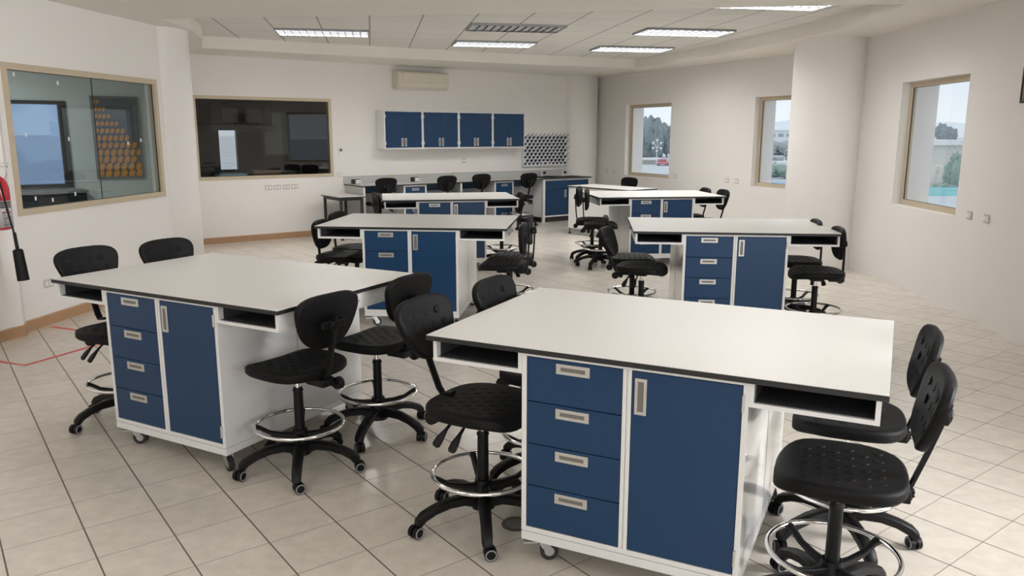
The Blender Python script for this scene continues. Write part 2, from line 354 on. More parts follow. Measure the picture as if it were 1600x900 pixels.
fix_normals(bm); struct(link('ceiling_panels', bm, 'tiles'), 'white suspended panel ceiling inside the recess', 'ceiling')

# ------------------------------------------------------------------ windows
def window(name, org, ang, s0, s1, z0, z1, inset, fw, fd, gl, label, seam=None, proud=0.0, bottom=None):
    """local x along the wall, local -y towards the room"""
    e_ = empty(name, (org[0], org[1], 0), ang); struct(e_, label, 'window')
    bm = bmesh.new(); y0, y1 = inset - proud, inset + fd
    bt = bottom or fw
    for a in ((s0, s1, z1 - fw, z1), (s0, s1, z0, z0 + bt), (s0, s0 + fw, z0 + bt, z1 - fw), (s1 - fw, s1, z0 + bt, z1 - fw)):
        box(bm, a[0], a[1], y0, y1, a[2], a[3])
    link('window_frame', bm, 'frame', e_)
    g = .004; bm = bmesh.new(); ym = inset + fd * .45
    xs = [s0 + fw] + ([seam] if seam else []) + [s1 - fw]
    for k, (a, b) in enumerate(zip(xs, xs[1:])):
        link('glass_pane', BX(a + (.002 if k else -.01), b + (-.002 if b != xs[-1] else .01), ym, ym + .006, z0 + bt - .01, z1 - fw + .01), gl, e_)
    bm = bmesh.new()
    for a in ((s0 + fw, s1 - fw, z1 - fw - g, z1 - fw), (s0 + fw, s1 - fw, z0 + bt, z0 + bt + g), (s0 + fw, s0 + fw + g, z0 + bt, z1 - fw), (s1 - fw - g, s1 - fw, z0 + bt, z1 - fw)):
        box(bm, a[0], a[1], ym - .012, ym - .001, a[2], a[3])
    if seam: box(bm, seam - .002, seam + .002, ym - .001, ym + .007, z0 + bt, z1 - fw)
    link('gasket', bm, 'dark_frame', e_)
    return e_
la = math.atan2(8.97 - 6.6, -3.89 + 4.2)
w1 = window('window_1', (-4.2, 6.6), la, .055, 2.29, .995, 2.265, 0, .055, .07, 'glass_green', 'wide indoor window of greenish glass in the left wall', seam=1.24, proud=.012)
bm_spots = [(27, 209, .34, 1.70), ]
for k, (s, z) in enumerate([(.28, 1.66), (.31, 1.05 + .06), (.52, 1.08), (.83, 1.11), (.82, 1.62), (.75, 2.12), (1.72, 1.57), (.22, 2.16), (1.95, 1.60)]):
    link('white_sticker', BX(s, s + .016, .024, .029, z, z + .034, mtx=None), 'white_plastic', w1)
window('window_2', tuple(A), BANG, 0, 2.215, .98, 2.25, 0, .05, .07, 'glass_dark', 'wide indoor window of smoked glass in the back wall', proud=.012)
ra = math.atan2(11.82 - 16.9, 4.14 - 1.795)
window('window_3', (1.795, 16.9), ra, 1.09, 2.58, .875, 2.245, .09, .06, .05, 'glass_clear', 'farthest outside window showing dark trees and a lamp cluster')
window('window_4', (1.795, 16.9), ra, 4.765, 5.59, .875, 2.255, .09, .06, .05, 'glass_clear', 'middle outside window partly hidden by the rounded column')
rb = math.atan2(7.67 - 9.10, 4.33 - 4.388)
window('window_5', (4.388, 9.10), rb, 0, math.dist((4.388, 9.1), (4.33, 7.67)), .90, 2.26, .09, .06, .05, 'glass_clear', 'nearest outside window on the right showing a round tree')

# ------------------------------------------------------------------ lab tables
def make_table():
    root = empty('laboratory_table')
    W_, D, x0, x1 = 1.684, 1.112, .417, 1.262
    bm = box_top = bmesh.new(); box(bm, 0, W_, 0, D, .878, .8975, mi=1); box(bm, .001, W_ - .001, .001, D - .001, .8975, .9, mi=0)
    link('tabletop', bm, ['top', 'black_edge'], root, bevel=.0012)
    # cabinet body with front frame rails
    bm = bmesh.new(); y0, y1 = .022, D - .022
    box(bm, x0, x0 + .02, y0, y1, .142, .878); box(bm, x1 - .02, x1, y0, y1, .142, .878)
    for ya, yb in ((y0, y0 + .02), (y1 - .02, y1)):
        box(bm, x0 + .02, x1 - .02, ya, yb, .863, .878); box(bm, x0 + .02, x1 - .02, ya, yb, .142, .162)
        box(bm, .820, .835, ya, yb, .162, .863); box(bm, .838, .853, ya, yb, .162, .863); box(bm, .835, .838, ya + .004, yb - .002, .162, .863)
    box(bm, x0 + .02, x1 - .02, y0 + .02, y1 - .02, .142, .160); box(bm, .83, .845, y0 + .03, y1 - .03, .16, .87)
    box(bm, x0 + .02, x1 - .02, D / 2 - .01, D / 2 + .01, .16, .87)
    link('cabinet_body', bm, 'white', root, bevel=.0015)
    bm = bmesh.new()
    for xx in (x0 - .0008, x1 - .0002): box(bm, xx, xx + .001, D / 2 - .0012, D / 2 + .0012, .145, .786)
    link('panel_seam', bm, 'slot', root)
    bm = bmesh.new(); box(bm, x0, x1, y0, y1, .104, .139); box(bm, x0 + .004, x1 - .004, y0 + .004, y1 - .004, .139, .142)
    link('plinth', bm, 'white', root, bevel=.002)
    def pull(par, cx, cz, w, h, y, vertical):
        # bezel with a hollowed slot
        bm = bmesh.new(); t = .0125
        y_ = y - .004
        box(bm, cx - w / 2, cx + w / 2, y_, y, cz + h / 2 - t, cz + h / 2); box(bm, cx - w / 2, cx + w / 2, y_, y, cz - h / 2, cz - h / 2 + t)
        e2 = .018
        box(bm, cx - w / 2, cx - w / 2 + e2, y_, y, cz - h / 2 + t, cz + h / 2 - t); box(bm, cx + w / 2 - e2, cx + w / 2, y_, y, cz - h / 2 + t, cz + h / 2 - t)
        box(bm, cx - w / 2 + e2, cx + w / 2 - e2, y - .0012, y - .0002, cz - h / 2 + t, cz + h / 2 - t, mi=1)
        return link('recessed_handle', bm, ['steel', 'slot'], par, bevel=.0012)
    for ff in (0, 1):
        def Y(y): return y if ff == 0 else D - y
        zs = [.163, .340, .513, .685, .862]
        for k in range(4):
            ya, yb = sorted((Y(.024), Y(.05)))
            xl, xr = (.439, .818) if ff == 0 else (1.684 - .818 + .0, 1.684 - .439)
            d = link('drawer', BX(xl, xr, ya, yb, zs[k] + .0015, zs[k + 1] - .0015), 'blue', root, bevel=.002)
            if ff == 0: pull(d, .6265, zs[k + 1] - .033, .134, .040, .0238, 0)
        xl, xr = (.855, 1.240) if ff == 0 else (1.684 - 1.240, 1.684 - .855)
        ya, yb = sorted((Y(.024), Y(.046)))
        d = link('cabinet_door', BX(xl, xr, ya, yb, .1645, .8605), 'blue', root, bevel=.002)
        if ff == 0:
            bm = bmesh.new(); cx, z0, z1, w = .888, .700, .836, .044
            box(bm, cx - w / 2, cx - w / 2 + .011, .0195, .0238, z0, z1); box(bm, cx + w / 2 - .011, cx + w / 2, .0195, .0238, z0, z1)
            box(bm, cx - w / 2 + .011, cx + w / 2 - .011, .0195, .0238, z0, z0 + .012); box(bm, cx - w / 2 + .011, cx + w / 2 - .011, .0195, .0238, z1 - .012, z1)
            box(bm, cx - w / 2 + .011, cx + w / 2 - .011, .0225, .0236, z0 + .012, z1 - .012, mi=1)
            link('recessed_handle', bm, ['steel', 'slot'], d, bevel=.0012)
            for hz in (.23, .80):
                bm = bmesh.new(); box(bm, 1.2405, 1.2495, .016, .0236, hz - .03, hz + .03); cyl(bm, (1.245, .015, hz - .03), (1.245, .015, hz + .03), .004, n=8)
                link('hinge', bm, 'steel', d)
    # open under-top compartments, one on each long end
    for a, b, so in ((.021, x0, 1), (x1, 1.664, 0)):
        bm = bmesh.new(); z0, z1 = .790, .8775; t = .016
        box(bm, a, b, y0, y1, z0, z0 + t)
        box(bm, a, a + t, y0, y1, z0 + t, z1); box(bm, b - t, b, y0, y1, z0 + t, z1)
        box(bm, a + t, b - t, y1 - t, y1, z0 + t, z1)
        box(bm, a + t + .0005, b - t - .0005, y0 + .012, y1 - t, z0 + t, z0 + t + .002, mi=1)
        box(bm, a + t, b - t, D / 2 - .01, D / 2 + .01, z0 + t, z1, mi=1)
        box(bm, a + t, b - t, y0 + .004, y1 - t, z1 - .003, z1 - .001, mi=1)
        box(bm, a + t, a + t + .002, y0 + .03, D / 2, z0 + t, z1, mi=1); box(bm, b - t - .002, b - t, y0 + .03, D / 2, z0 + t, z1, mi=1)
        cmp_ = link('under_top_compartment', bm, ['white', 'dark_in'], root)
        xo = a - .004 if so else b
        bm = bmesh.new(); box(bm, xo, xo + .004, .50, .62, .797, .869); 
        for yy in (.53, .59):
            for dz in (-.012, .012): box(bm, xo - .0008, xo + .0048, yy - .009, yy - .006, .833 + dz - .006, .833 + dz + .006, mi=1)
            cyl(bm, (xo - .0008, yy + .008, .833), (xo + .0048, yy + .008, .833), .004, n=8, mi=1)
        link('power_socket', bm, ['white_plastic', 'slot'], cmp_)
    # casters
    for cx, cy, rz in ((x0 + .065, .085, .5), (x1 - .065, .085, -.4), (x0 + .065, D - .085, .9), (x1 - .065, D - .085, .2)):
        mt = Matrix.Translation((cx, cy, 0)) @ Matrix.Rotation(rz, 4, 'Z')
        bm = bmesh.new(); box(bm, -.045, .045, -.035, .035, .100, .1045); cyl(bm, (0, 0, .085), (0, 0, .1), .022, n=16)
        for sy in (-1, 1):
            ps = [(-.018, .088), (.02, .088), (.040, .05), (.038, .03), (.022, .03), (-.005, .06)]
            fa = [bm.verts.new((x, sy * .0165, z)) for x, z in ps]; fb = [bm.verts.new((x, sy * .0195, z)) for x, z in ps]
            bm.faces.new(fa); bm.faces.new(fb[::-1])
            for i in range(6): bm.faces.new([fa[i], fa[(i + 1) % 6], fb[(i + 1) % 6], fb[i]])
        box(bm, -.02, .022, -.0195, .0195, .084, .089); box(bm, -.075, -.018, -.012, .012, .074, .080)
        bm.transform(mt); fix_normals(bm); c = link('caster', bm, 'zinc', root)
        bm = bmesh.new(); cyl(bm, (.028, -.014, .038), (.028, .014, .038), .0375, n=24); cyl(bm, (.028, -.0155, .038), (.028, .0155, .038), .02, n=16, mi=1)
        bm.transform(mt); link('caster_wheel', bm, ['rubber', 'zinc'], c, smooth=True)
    return root
TABLES = [
    (-.346, 3.053, -.457, 'large white-topped blue cabinet bench nearest the camera in the right foreground'),
    (-2.552, 4.271, -.491, 'white-topped blue cabinet bench in the left foreground, beside the left glass wall'),
    (-1.722, 6.807, -.103, 'white-topped blue cabinet bench in the middle of the left row'),
    (1.005, 6.478, -.102, 'white-topped blue cabinet bench in the middle of the right row'),
    (-1.561, 9.491, .169, 'white-topped blue bench at the far end of the left row, before the worktop'),
    (1.099, 9.967, .135, 'white-topped blue bench at the far end of the right row, before the desk'),
]
tproto = make_table(); TR = {}
for i, (x, y, a, lb) in enumerate(TABLES):
    t = tproto if i == 0 else copy_tree(tproto)
    t.location = (x, y, 0); t.rotation_euler = (0, 0, a); tag(t, lb, 'lab table', 'mobile laboratory tables'); TR[i + 1] = t

# ------------------------------------------------------------------ drafting chairs
def superpad(bm, a, b, n, th, zfun, nu=36, rings=7, edge=.018):
    """rounded slab lying in local xy, half sizes a,b; zfun(x,y) is the top surface"""
    def ring(k, off_in, z_off):
        out = []
        for i in range(nu):
            t = 2 * PI * i / nu; c, s = math.cos(t), math.sin(t)
            x = math.copysign(abs(c) ** (2 / n), c) * (a - off_in); y = math.copysign(abs(s) ** (2 / n), s) * (b - off_in)
            out.append(bm.verts.new((x, y, zfun(x, y) + z_off)))
        return out
    R = []
    for k in range(rings):  # centre outward on top
        f = (k + 1) / rings
        out = []
        for i in range(nu):
            t = 2 * PI * i / nu; c, s = math.cos(t), math.sin(t)
            x = math.copysign(abs(c) ** (2 / n), c) * (a - edge) * f; y = math.copysign(abs(s) ** (2 / n), s) * (b - edge) * f
            out.append(bm.verts.new((x, y, zfun(x, y))))
        R.append(out)
    for ang in (.35, .8, 1.2, PI / 2): R.append(ring(0, edge - edge * math.sin(ang), -edge * (1 - math.cos(ang))))
    R.append(ring(0, 0, -(th - edge * .6)))
    R.append(ring(0, edge * .5, -th)); 
    c = bm.verts.new((0, 0, zfun(0, 0)))
    for i in range(nu): bm.faces.new([c, R[0][i], R[0][(i + 1) % nu]])
    for P, Q in zip(R, R[1:]):
        for i in range(nu): bm.faces.new([P[i], Q[i], Q[(i + 1) % nu], P[(i + 1) % nu]])
    bm.faces.new(R[-1][::-1])
def dimple(bm, x, y, z, r, h, mt=None):
    n = 12; rings = [(r, -.001), (r * .86, h * .75), (r * .6, h), (r * .35, h * .55)]
    V = []
    for rr, hh in rings: V.append([bm.verts.new((x + rr * math.cos(2 * PI * i / n), y + rr * math.sin(2 * PI * i / n), z + hh)) for i in range(n)])
    c = bm.verts.new((x, y, z + h * .35))
    for P, Q in zip(V, V[1:]):
        for i in range(n): bm.faces.new([P[i], P[(i + 1) % n], Q[(i + 1) % n], Q[i]])
    for i in range(n): bm.faces.new([V[-1][i], V[-1][(i + 1) % n], c])
def make_chair():
    root = empty('drafting_chair')
    # seat: x forward
    def zf(x, y):
        z = .572 - 3.2 * max(0, x - .12) ** 2 + .9 * max(0, -x - .12) ** 2 + .22 * (y * y) - .004
        return z
    bm = bmesh.new(); superpad(bm, .215, .225, 3.0, .05, zf)
    for i in range(6):
        for j in range(5):
            x = -.125 + i * .048; y = (j - 2) * .066 + (.016 if i % 2 else -.016)
            if abs(y) < .17: dimple(bm, x, y, zf(x, y), .019, .0028)
    fix_normals(bm); link('seat', bm, 'black', root, smooth=True)
    # backrest: built flat (x up, y across) then stood up behind the seat
    def zb(x, y): return .35 * y * y * 2.2 + .6 * x * x
    bm = bmesh.new(); superpad(bm, .138, .180, 3.0, .038, zb, edge=.015)
    for v in bm.verts: v.co.y *= 1 + 1.9 * v.co.x
    for i in range(3):
        for j in range(4): dimple(bm, (i - 1) * .06, (j - 1.5) * .068 + (.013 if i % 2 else -.015), zb((i - 1) * .06, (j - 1.5) * .075), .018, .0025)
    tilt = math.radians(10)
    # local: x->up(z), y->y, z->forward(x)
    mt = Matrix(((-math.sin(tilt), 0, math.cos(tilt), -.235), (0, 1, 0, 0), (math.cos(tilt), 0, math.sin(tilt), .815), (0, 0, 0, 1)))
    bm.transform(mt); fix_normals(bm); link('backrest', bm, 'black', root, smooth=True)
    # bar and bracket
    bm = bmesh.new(); sweep(bm, [(-.15, 0, .515), (-.205, 0, .512), (-.222, 0, .54), (-.252, 0, .66), (-.283, 0, .80), (-.290, 0, .84)], [.036] * 6, [.014] * 6, side=(0, 1, 0))
    link('back_bar', bm, 'nylon', root, smooth=True)
    bm = bmesh.new(); cyl(bm, (-.262, 0, .80), (-.300, 0, .795), .034, .026, 14); box(bm, -.285, -.255, -.075, .075, .785, .82)
    fix_normals(bm); link('backrest_bracket', bm, 'nylon', root, bevel=.006)
    bm = bmesh.new(); box(bm, -.12, .09, -.075, .075, .500, .524); box(bm, -.225, -.10, -.035, .035, .478, .520); box(bm, -.05, .05, -.045, .045, .48, .50)
    link('seat_mechanism', bm, 'nylon', root, bevel=.006)
    bm = bmesh.new()
    n = 12; top = []; bot = []
    for i in range(n * 2):
        r = .032 if i % 2 else .027; t = PI * i / n
        top.append(bm.verts.new((-.215 + r * math.cos(t), -.055 + 0, .478 + r * math.sin(t)))); bot.append(bm.verts.new((-.215 + r * math.cos(t), -.090, .478 + r * math.sin(t))))
    bm.faces.new(top); bm.faces.new(bot[::-1])
    for i in range(n * 2): bm.faces.new([top[i], top[(i + 1) % (2 * n)], bot[(i + 1) % (2 * n)], bot[i]])
    cyl(bm, (-.215, -.03, .482), (-.215, -.058, .482), .012, n=10); fix_normals(bm)
    link('tension_knob', bm, 'nylon', root, bevel=.002)
    for (x, y, ex, ey) in ((-.06, -.08, -.115, -.185), (.0, -.08, -.025, -.20)):
        bm = bmesh.new(); sweep(bm, [(x, y, .508), (x + (ex - x) * .4, y + (ey - y) * .4, .49), (x + (ex - x) * .6, y + (ey - y) * .6, .468), (x + (ex - x) * .85, y + (ey - y) * .85, .435), (ex, ey, .412), (ex + (ex - x) * .06, ey + (ey - y) * .06, .405)],
              [.010, .010, .014, .036, .038, .022], [.010, .010, .010, .012, .012, .010], side=(1, 0, 0))
        fix_normals(bm); link('adjustment_lever', bm, 'nylon', root, smooth=True)
    bm = bmesh.new(); cyl(bm, (0, 0, .38), (0, 0, .485), .014, n=16); link('gas_piston', bm, 'chrome', root, smooth=True)
    bm = bmesh.new(); cyl(bm, (0, 0, .10), (0, 0, .42), .0255, .024, 20); cyl(bm, (0, 0, .42), (0, 0, .435), .028, .022, 20); link('column_cover', bm, 'nylon', root, smooth=True)
    # foot ring
    bm = bmesh.new(); tube(bm, [(.22 * math.cos(2 * PI * i / 48), .22 * math.sin(2 * PI * i / 48), .243) for i in range(48)], .0095, 10, closed=True)
    fr = link('foot_ring', bm, 'chrome', root, smooth=True)
    bm = bmesh.new(); cyl(bm, (0, 0, .155), (0, 0, .215), .044, .036, 20)
    for k in range(4):
        t = PI / 4 + k * PI / 2; c, s = math.cos(t), math.sin(t)
        sweep(bm, [(.03 * c, .03 * s, .185), (.09 * c, .09 * s, .19), (.15 * c, .15 * s, .205), (.195 * c, .195 * s, .232), (.218 * c, .218 * s, .240)], [.034, .028, .024, .026, .030], [.026, .022, .018, .018, .022], side=(-s, c, 0))
    fix_normals(bm); link('ring_bracket', bm, 'nylon', fr, smooth=True)
    bm = bmesh.new(); cyl(bm, (0, 0, .085), (0, 0, .15), .052, .042, 20); link('base_hub', bm, 'nylon', root, smooth=True)
    for k in range(5):
        t = 2 * PI * k / 5 + .3; c, s = math.cos(t), math.sin(t)
        def P(r, z): return (r * c, r * s, z)
        bm = bmesh.new(); sweep(bm, [P(.03, .118), P(.09, .132), (P(.16, .128)), P(.225, .110), P(.272, .088), P(.292, .068), P(.296, .055)], [.060, .054, .050, .047, .046, .044, .038], [.055, .044, .040, .038, .040, .038, .032], side=(-s, c, 0))
        fix_normals(bm); link('base_leg', bm, 'nylon', root, smooth=True)
        # twin wheel caster, swivelled
        sw = t + random.uniform(-1.3, 1.3); ax = Vector((math.cos(sw), math.sin(sw), 0)); cc = Vector(P(.298, .0275)) + Vector((-ax.y, ax.x, 0)) * .012
        bm = bmesh.new(); cyl(bm, cc - ax * .024, cc - ax * .005, .027, n=20); cyl(bm, cc + ax * .005, cc + ax * .024, .027, n=20)
        cyl(bm, cc - ax * .006, cc + ax * .006, .017, n=12); cyl(bm, P(.296, .03), P(.296, .06), .012, n=10)
        cs = link('caster', bm, 'nylon', root, smooth=True)
        bm = bmesh.new()
        for sg in (-1, 1):
            q = cc + ax * sg * .0245; b2 = ax.cross(Vector((0, 0, 1)))
            tube(bm, [q + .0215 * (math.cos(2 * PI * i / 20) * b2 + Vector((0, 0, math.sin(2 * PI * i / 20)))) for i in range(20)], .0028, 5, closed=True)
        link('caster_rim', bm, 'rim', cs, smooth=True)
    return root
D2R = PI / 180
G = 'black drafting chairs with chrome foot rings'
# x, y, facing deg, pad raise, base spin, label
CH = [
    (-.125, 3.205, -30, .055, 'black drafting chair with two paddle levers, left of the nearest bench in the centre foreground'),
    (.178, 3.69, -28, .055, 'black drafting chair mostly hidden behind the back left corner of the nearest bench'),
    (1.135, 2.545, 158, 0, 'black drafting chair nearest the camera in the bottom right corner'),
    (1.385, 3.07, 158, .0, 'black drafting chair right of the nearest bench, directly behind the bottom right corner chair'),
    (-2.295, 4.49, -30, .085, 'black drafting chair behind the left foreground bench, nearer the red floor tape'),
    (-1.99, 4.89, -30, .08, 'black drafting chair beyond the left foreground bench, only its backrest top showing'),
    (-1.08, 3.79, 146, 0, 'black drafting chair right of the left foreground bench, fully visible with its back to us'),
    (-.765, 4.29, 150, 0, 'black drafting chair at the back right corner of the left foreground bench'),
    (-1.615, 7.365, -13, -.06, 'nearer black drafting chair at the left end of the middle left bench'),
    (-1.572, 7.86, -13, -.03, 'farther black drafting chair at the left end of the middle left bench'),
    (-.08, 6.895, 172, -.03, 'nearer black drafting chair at the right end of the middle left bench'),
    (-.018, 7.30, 172, .0, 'farther black drafting chair at the right end of the middle left bench'),
    (1.13, 6.74, -22, -.04, 'nearer black drafting chair, backrest leaning, at the left end of the middle right bench'),
    (1.125, 7.233, -6, .0, 'farther black drafting chair at the left end of the middle right bench'),
    (2.555, 6.50, 172, -.01, 'nearer black drafting chair at the right end of the middle right bench'),
    (2.59, 7.08, 172, -.01, 'farther black drafting chair at the right end of the middle right bench'),
    (-1.53, 10.13, 22, 0, 'black drafting chair at the left end of the far left bench'),
    (-.135, 10.12, 190, 0, 'black drafting chair at the right end of the far left bench'),
    (1.139, 10.038, -10, .05, 'nearer black drafting chair of the pair left of the far right bench'),
    (1.079, 10.52, -14, .05, 'farther black drafting chair of the pair left of the far right bench'),
    (2.56, 10.45, 187, .02, 'black drafting chair right of the far right bench, backrest clear against the wall'),
    (2.47, 11.06, 187, 0, 'black drafting chair seen through the gap under the far right bench compartment'),
    (1.87, 13.75, 218, -.01, 'black drafting chair beyond the plain white desk, only its rounded back top visible'),
    (-2.19, 13.04, 127, .035, 'leftmost black drafting chair at the long worktop'),
    (-1.258, 13.735, 127, .035, 'second black drafting chair from the left at the long worktop'),
    (-.684, 14.167, 127, .045, 'third black drafting chair from the left at the long worktop'),
    (.149, 14.49, 130, .045, 'rightmost black drafting chair at the long worktop, beside the sink cabinet'),
]
cproto = make_chair()
SPIN = {6: -27, 7: 19, 4: 25, 3: 24}
RC = {0: 9, 1: 9, 4: 6, 5: 6, 12: 12, 8: -8, 9: -8, 10: -10, 11: -10, 14: -14, 15: -14, 2: 4, 3: 3, 18: -9, 19: -9, 16: -4}
for i, (x, y, f, dz, lb) in enumerate(CH):
    c = cproto if i == 0 else copy_tree(cproto)
    c.location = (x, y, 0); c.rotation_euler = (0, 0, f * D2R)
    tag(c, lb, 'chair', G)
    if i and False: pass
    c['_dz'] = dz; c['_rc'] = RC.get(i, 0); c['_sp'] = SPIN.get(i, (i * 37) % 50 if i > 7 else 0)
for o in list(COL.objects):
    if o.name.startswith('drafting_chair') and '_dz' in o:
        for ch in o.children:
            if ch.name.split('.')[0] in ('backrest', 'back_bar', 'backrest_bracket'):
                th = -o['_rc'] * D2R; pv = Vector((-.21, 0, .51)); R_ = Matrix.Rotation(th, 3, 'Y')
                off = pv - R_ @ pv
                ch.rotation_euler = (0, th, 0); ch.location = off + Vector((0, 0, o['_dz']))
            if ch.name.split('.')[0] in ('base_leg', 'caster'): ch.rotation_euler = (0, 0, o['_sp'] * D2R)
        del o['_dz']; del o['_rc']; del o['_sp']

# ------------------------------------------------------------------ back worktop run (frame of the back wall)
def back_empty(name): return empty(name, (A.x, A.y, 0), BANG)
# local frame: x = s along the wall, y = -n (towards the room negative)
def bx(s0, s1, n0, n1, z0, z1, mi=0, bm=None):
    bm = bm or bmesh.new(); box(bm, s0, s1, -n1, -n0, z0, z1, mi=mi); return bm
ZT = .85
e = back_empty('worktop'); tag(e, 'long grey laminate worktop with upstand against the back wall', 'worktop')
bm = bx(2.385, 6.13, .005, .735, ZT - .022, ZT - .003, 1); bx(2.386, 6.13, .006, .734, ZT - .003, ZT, 0, bm); link('counter_slab', bm, ['grey_top', 'black_edge'], e)
bm = bx(2.385, 7.33, .003, .022, ZT, .965, 0); bx(2.385, 7.33, .003, .0225, .965, .969, 1, bm); link('upstand', bm, ['grey_top', 'slot'], e)
e = back_empty('worktop_end_panel'); tag(e, 'white full height end panel closing the left end of the long worktop', 'panel')
link('side_board', bx(2.40, 2.425, .01, .70, 0, ZT - .022), 'grey_top', e); link('front_post', bx(2.40, 2.436, .70, .715, 0, ZT - .022), 'white', e)
e = back_empty('knee_space_panel'); tag(e, 'blue and grey back panel closing the knee spaces under the worktop', 'panel')
bm = bx(2.44, 6.16, .40, .412, .70, ZT - .022, 0); link('blue_rail', bm, 'blue', e)
bm = bx(2.44, 6.16, .40, .410, .06, .70, 0); link('grey_board', bm, 'grey_panel', e)
e = back_empty('divider_panel'); tag(e, 'narrow white divider panel under the middle of the worktop', 'panel')
link('divider_board', bx(4.295, 4.315, .41, .70, 0, ZT - .022), 'grey_top', e); link('divider_post', bx(4.288, 4.322, .70, .712, 0, ZT - .022), 'white', e)
def pedestal(s0, s1, lb):
    e = back_empty('drawer_pedestal'); tag(e, lb, 'drawer unit', 'drawer pedestals under the long worktop')
    bm = bx(s0, s0 + .03, .413, .70, .06, ZT - .023); bx(s1 - .03, s1, .413, .70, .06, ZT - .023, 0, bm); bx(s0 + .03, s1 - .03, .413, .70, .80, ZT - .023, 0, bm); bx(s0 + .03, s1 - .03, .413, .70, .06, .09, 0, bm)
    bx(s0 + .03, s1 - .03, .413, .425, .09, .8, 0, bm); link('cabinet_body', bm, 'white', e)
    link('toe_kick', bx(s0 + .01, s1 - .01, .43, .66, 0, .06), 'rubber', e)
    zs = [.095, .27, .445, .62, .797]
    for k in range(4):
        d = link('drawer', bx(s0 + .033, s1 - .033, .60, .705, zs[k], zs[k + 1] - .005), 'blue', e)
        cx = (s0 + s1) / 2
        bm = bx(cx - .065, cx + .065, .705, .712, zs[k + 1] - .060, zs[k + 1] - .022); bx(cx - .05, cx + .05, .712, .7125, zs[k + 1] - .050, zs[k + 1] - .032, 1, bm)
        link('recessed_handle', bm, ['steel', 'slot'], d)
pedestal(3.155, 3.60, 'blue four drawer unit under the worktop, left of the white divider')
pedestal(5.035, 5.47, 'blue four drawer unit under the worktop, between the divider and the sink cabinet')
# sink cabinet
e = back_empty('sink_cabinet'); tag(e, 'deep blue sink base cabinet with white frame at the right end of the worktop', 'cabinet')
bm = bx(6.165, 6.20, .01, .70, .10, ZT - .024); bx(7.33, 7.365, .29, .70, .10, ZT - .024, 0, bm); bx(6.20, 7.33, .67, .70, .10, .128, 0, bm); bx(6.20, 7.33, .67, .70, .80, ZT - .024, 0, bm)
bx(6.165, 6.215, .67, .715, 0, ZT - .024, 0, bm); bx(6.20, 7.33, .29, .67, .10, .115, 0, bm); bx(6.20, 7.33, .28, .29, .1, .8, 0, bm)
link('cabinet_body', bm, 'white', e); link('toe_kick', bx(6.215, 7.34, .28, .66, 0, .098), 'rubber', e)
link('apron_panel', bx(6.217, 7.328, .68, .704, .64, .798), 'blue', e)
for a, b, hx in ((6.217, 6.770, 6.73), (6.774, 7.328, 6.81)):
    d = link('cabinet_door', bx(a, b, .68, .704, .130, .637), 'blue', e)
    if hx < 6.8:
        bm = bx(hx - .022, hx + .022, .704, .711, .47, .61); bx(hx - .010, hx + .010, .711, .7115, .485, .595, 1, bm); link('recessed_handle', bm, ['steel', 'slot'], d)
e = back_empty('sink_countertop'); tag(e, 'black phenolic countertop with two drop-in sinks over the sink cabinet', 'worktop')
bm = bmesh.new(); N0, N1 = .025, .735
for a in ((6.135, 6.30, N0, N1), (6.80, 6.86, N0, N1), (7.28, 7.39, .29, N1), (6.30, 6.80, N0, .16), (6.30, 6.80, .60, N1), (6.86, 7.28, .25, .28), (6.86, 7.28, .60, N1)):
    bx(a[0], a[1], a[2], a[3], ZT - .022, ZT, 0, bm)
link('countertop_slab', bm, 'dark_frame', e)
for a, b, n0 in ((6.30, 6.80, .16), (6.86, 7.28, .28)):
    bm = bx(a, b, n0, n0 + .01, .66, ZT + .003); bx(a, b, .59, .60, .66, ZT + .003, 0, bm); bx(a, a + .01, n0, .60, .66, ZT + .003, 0, bm); bx(b - .01, b, n0, .60, .66, ZT + .003, 0, bm); bx(a, b, n0, .60, .65, .66, 0, bm)
    link('sink_basin', bm, 'rubber', e)
def faucet(s, n, lb):
    e = back_empty('gooseneck_faucet'); tag(e, lb, 'faucet', 'white laboratory faucets over the sinks')
    bm = bmesh.new(); cyl(bm, (s, -n, ZT), (s, -n, ZT + .03), .024, .02); cyl(bm, (s, -n, ZT + .03), (s, -n, ZT + .10), .013)
    link('faucet_base', bm, 'white_plastic', e, smooth=True)
    pts = [(s, -n, ZT + .08), (s, -n, ZT + .24)] + [(s + .055 * (1 - math.cos(t)) , -n - .075 * (1 - math.cos(t)) * .6, ZT + .24 + .06 * math.sin(t)) for t in [PI * i / 8 for i in range(1, 9)]]
    pts += [(pts[-1][0], pts[-1][1], ZT + .19)]
    bm = bmesh.new(); tube(bm, pts, .0085, 8); link('gooseneck', bm, 'white_plastic', e, smooth=True)
    bm = bmesh.new(); cyl(bm, (s, -n, ZT + .07), (s + .05, -n - .01, ZT + .07), .008, n=8); cyl(bm, (s + .045, -n - .01, ZT + .07), (s + .08, -n - .015, ZT + .07), .022, .022, 12); link('valve_knob', bm, 'nylon', e, smooth=True)
faucet(6.62, .10, 'white gooseneck faucet with black knob, left of the pair below the drying rack')
faucet(7.09, .19, 'white gooseneck faucet with black knob, right of the pair next to the far corner column')

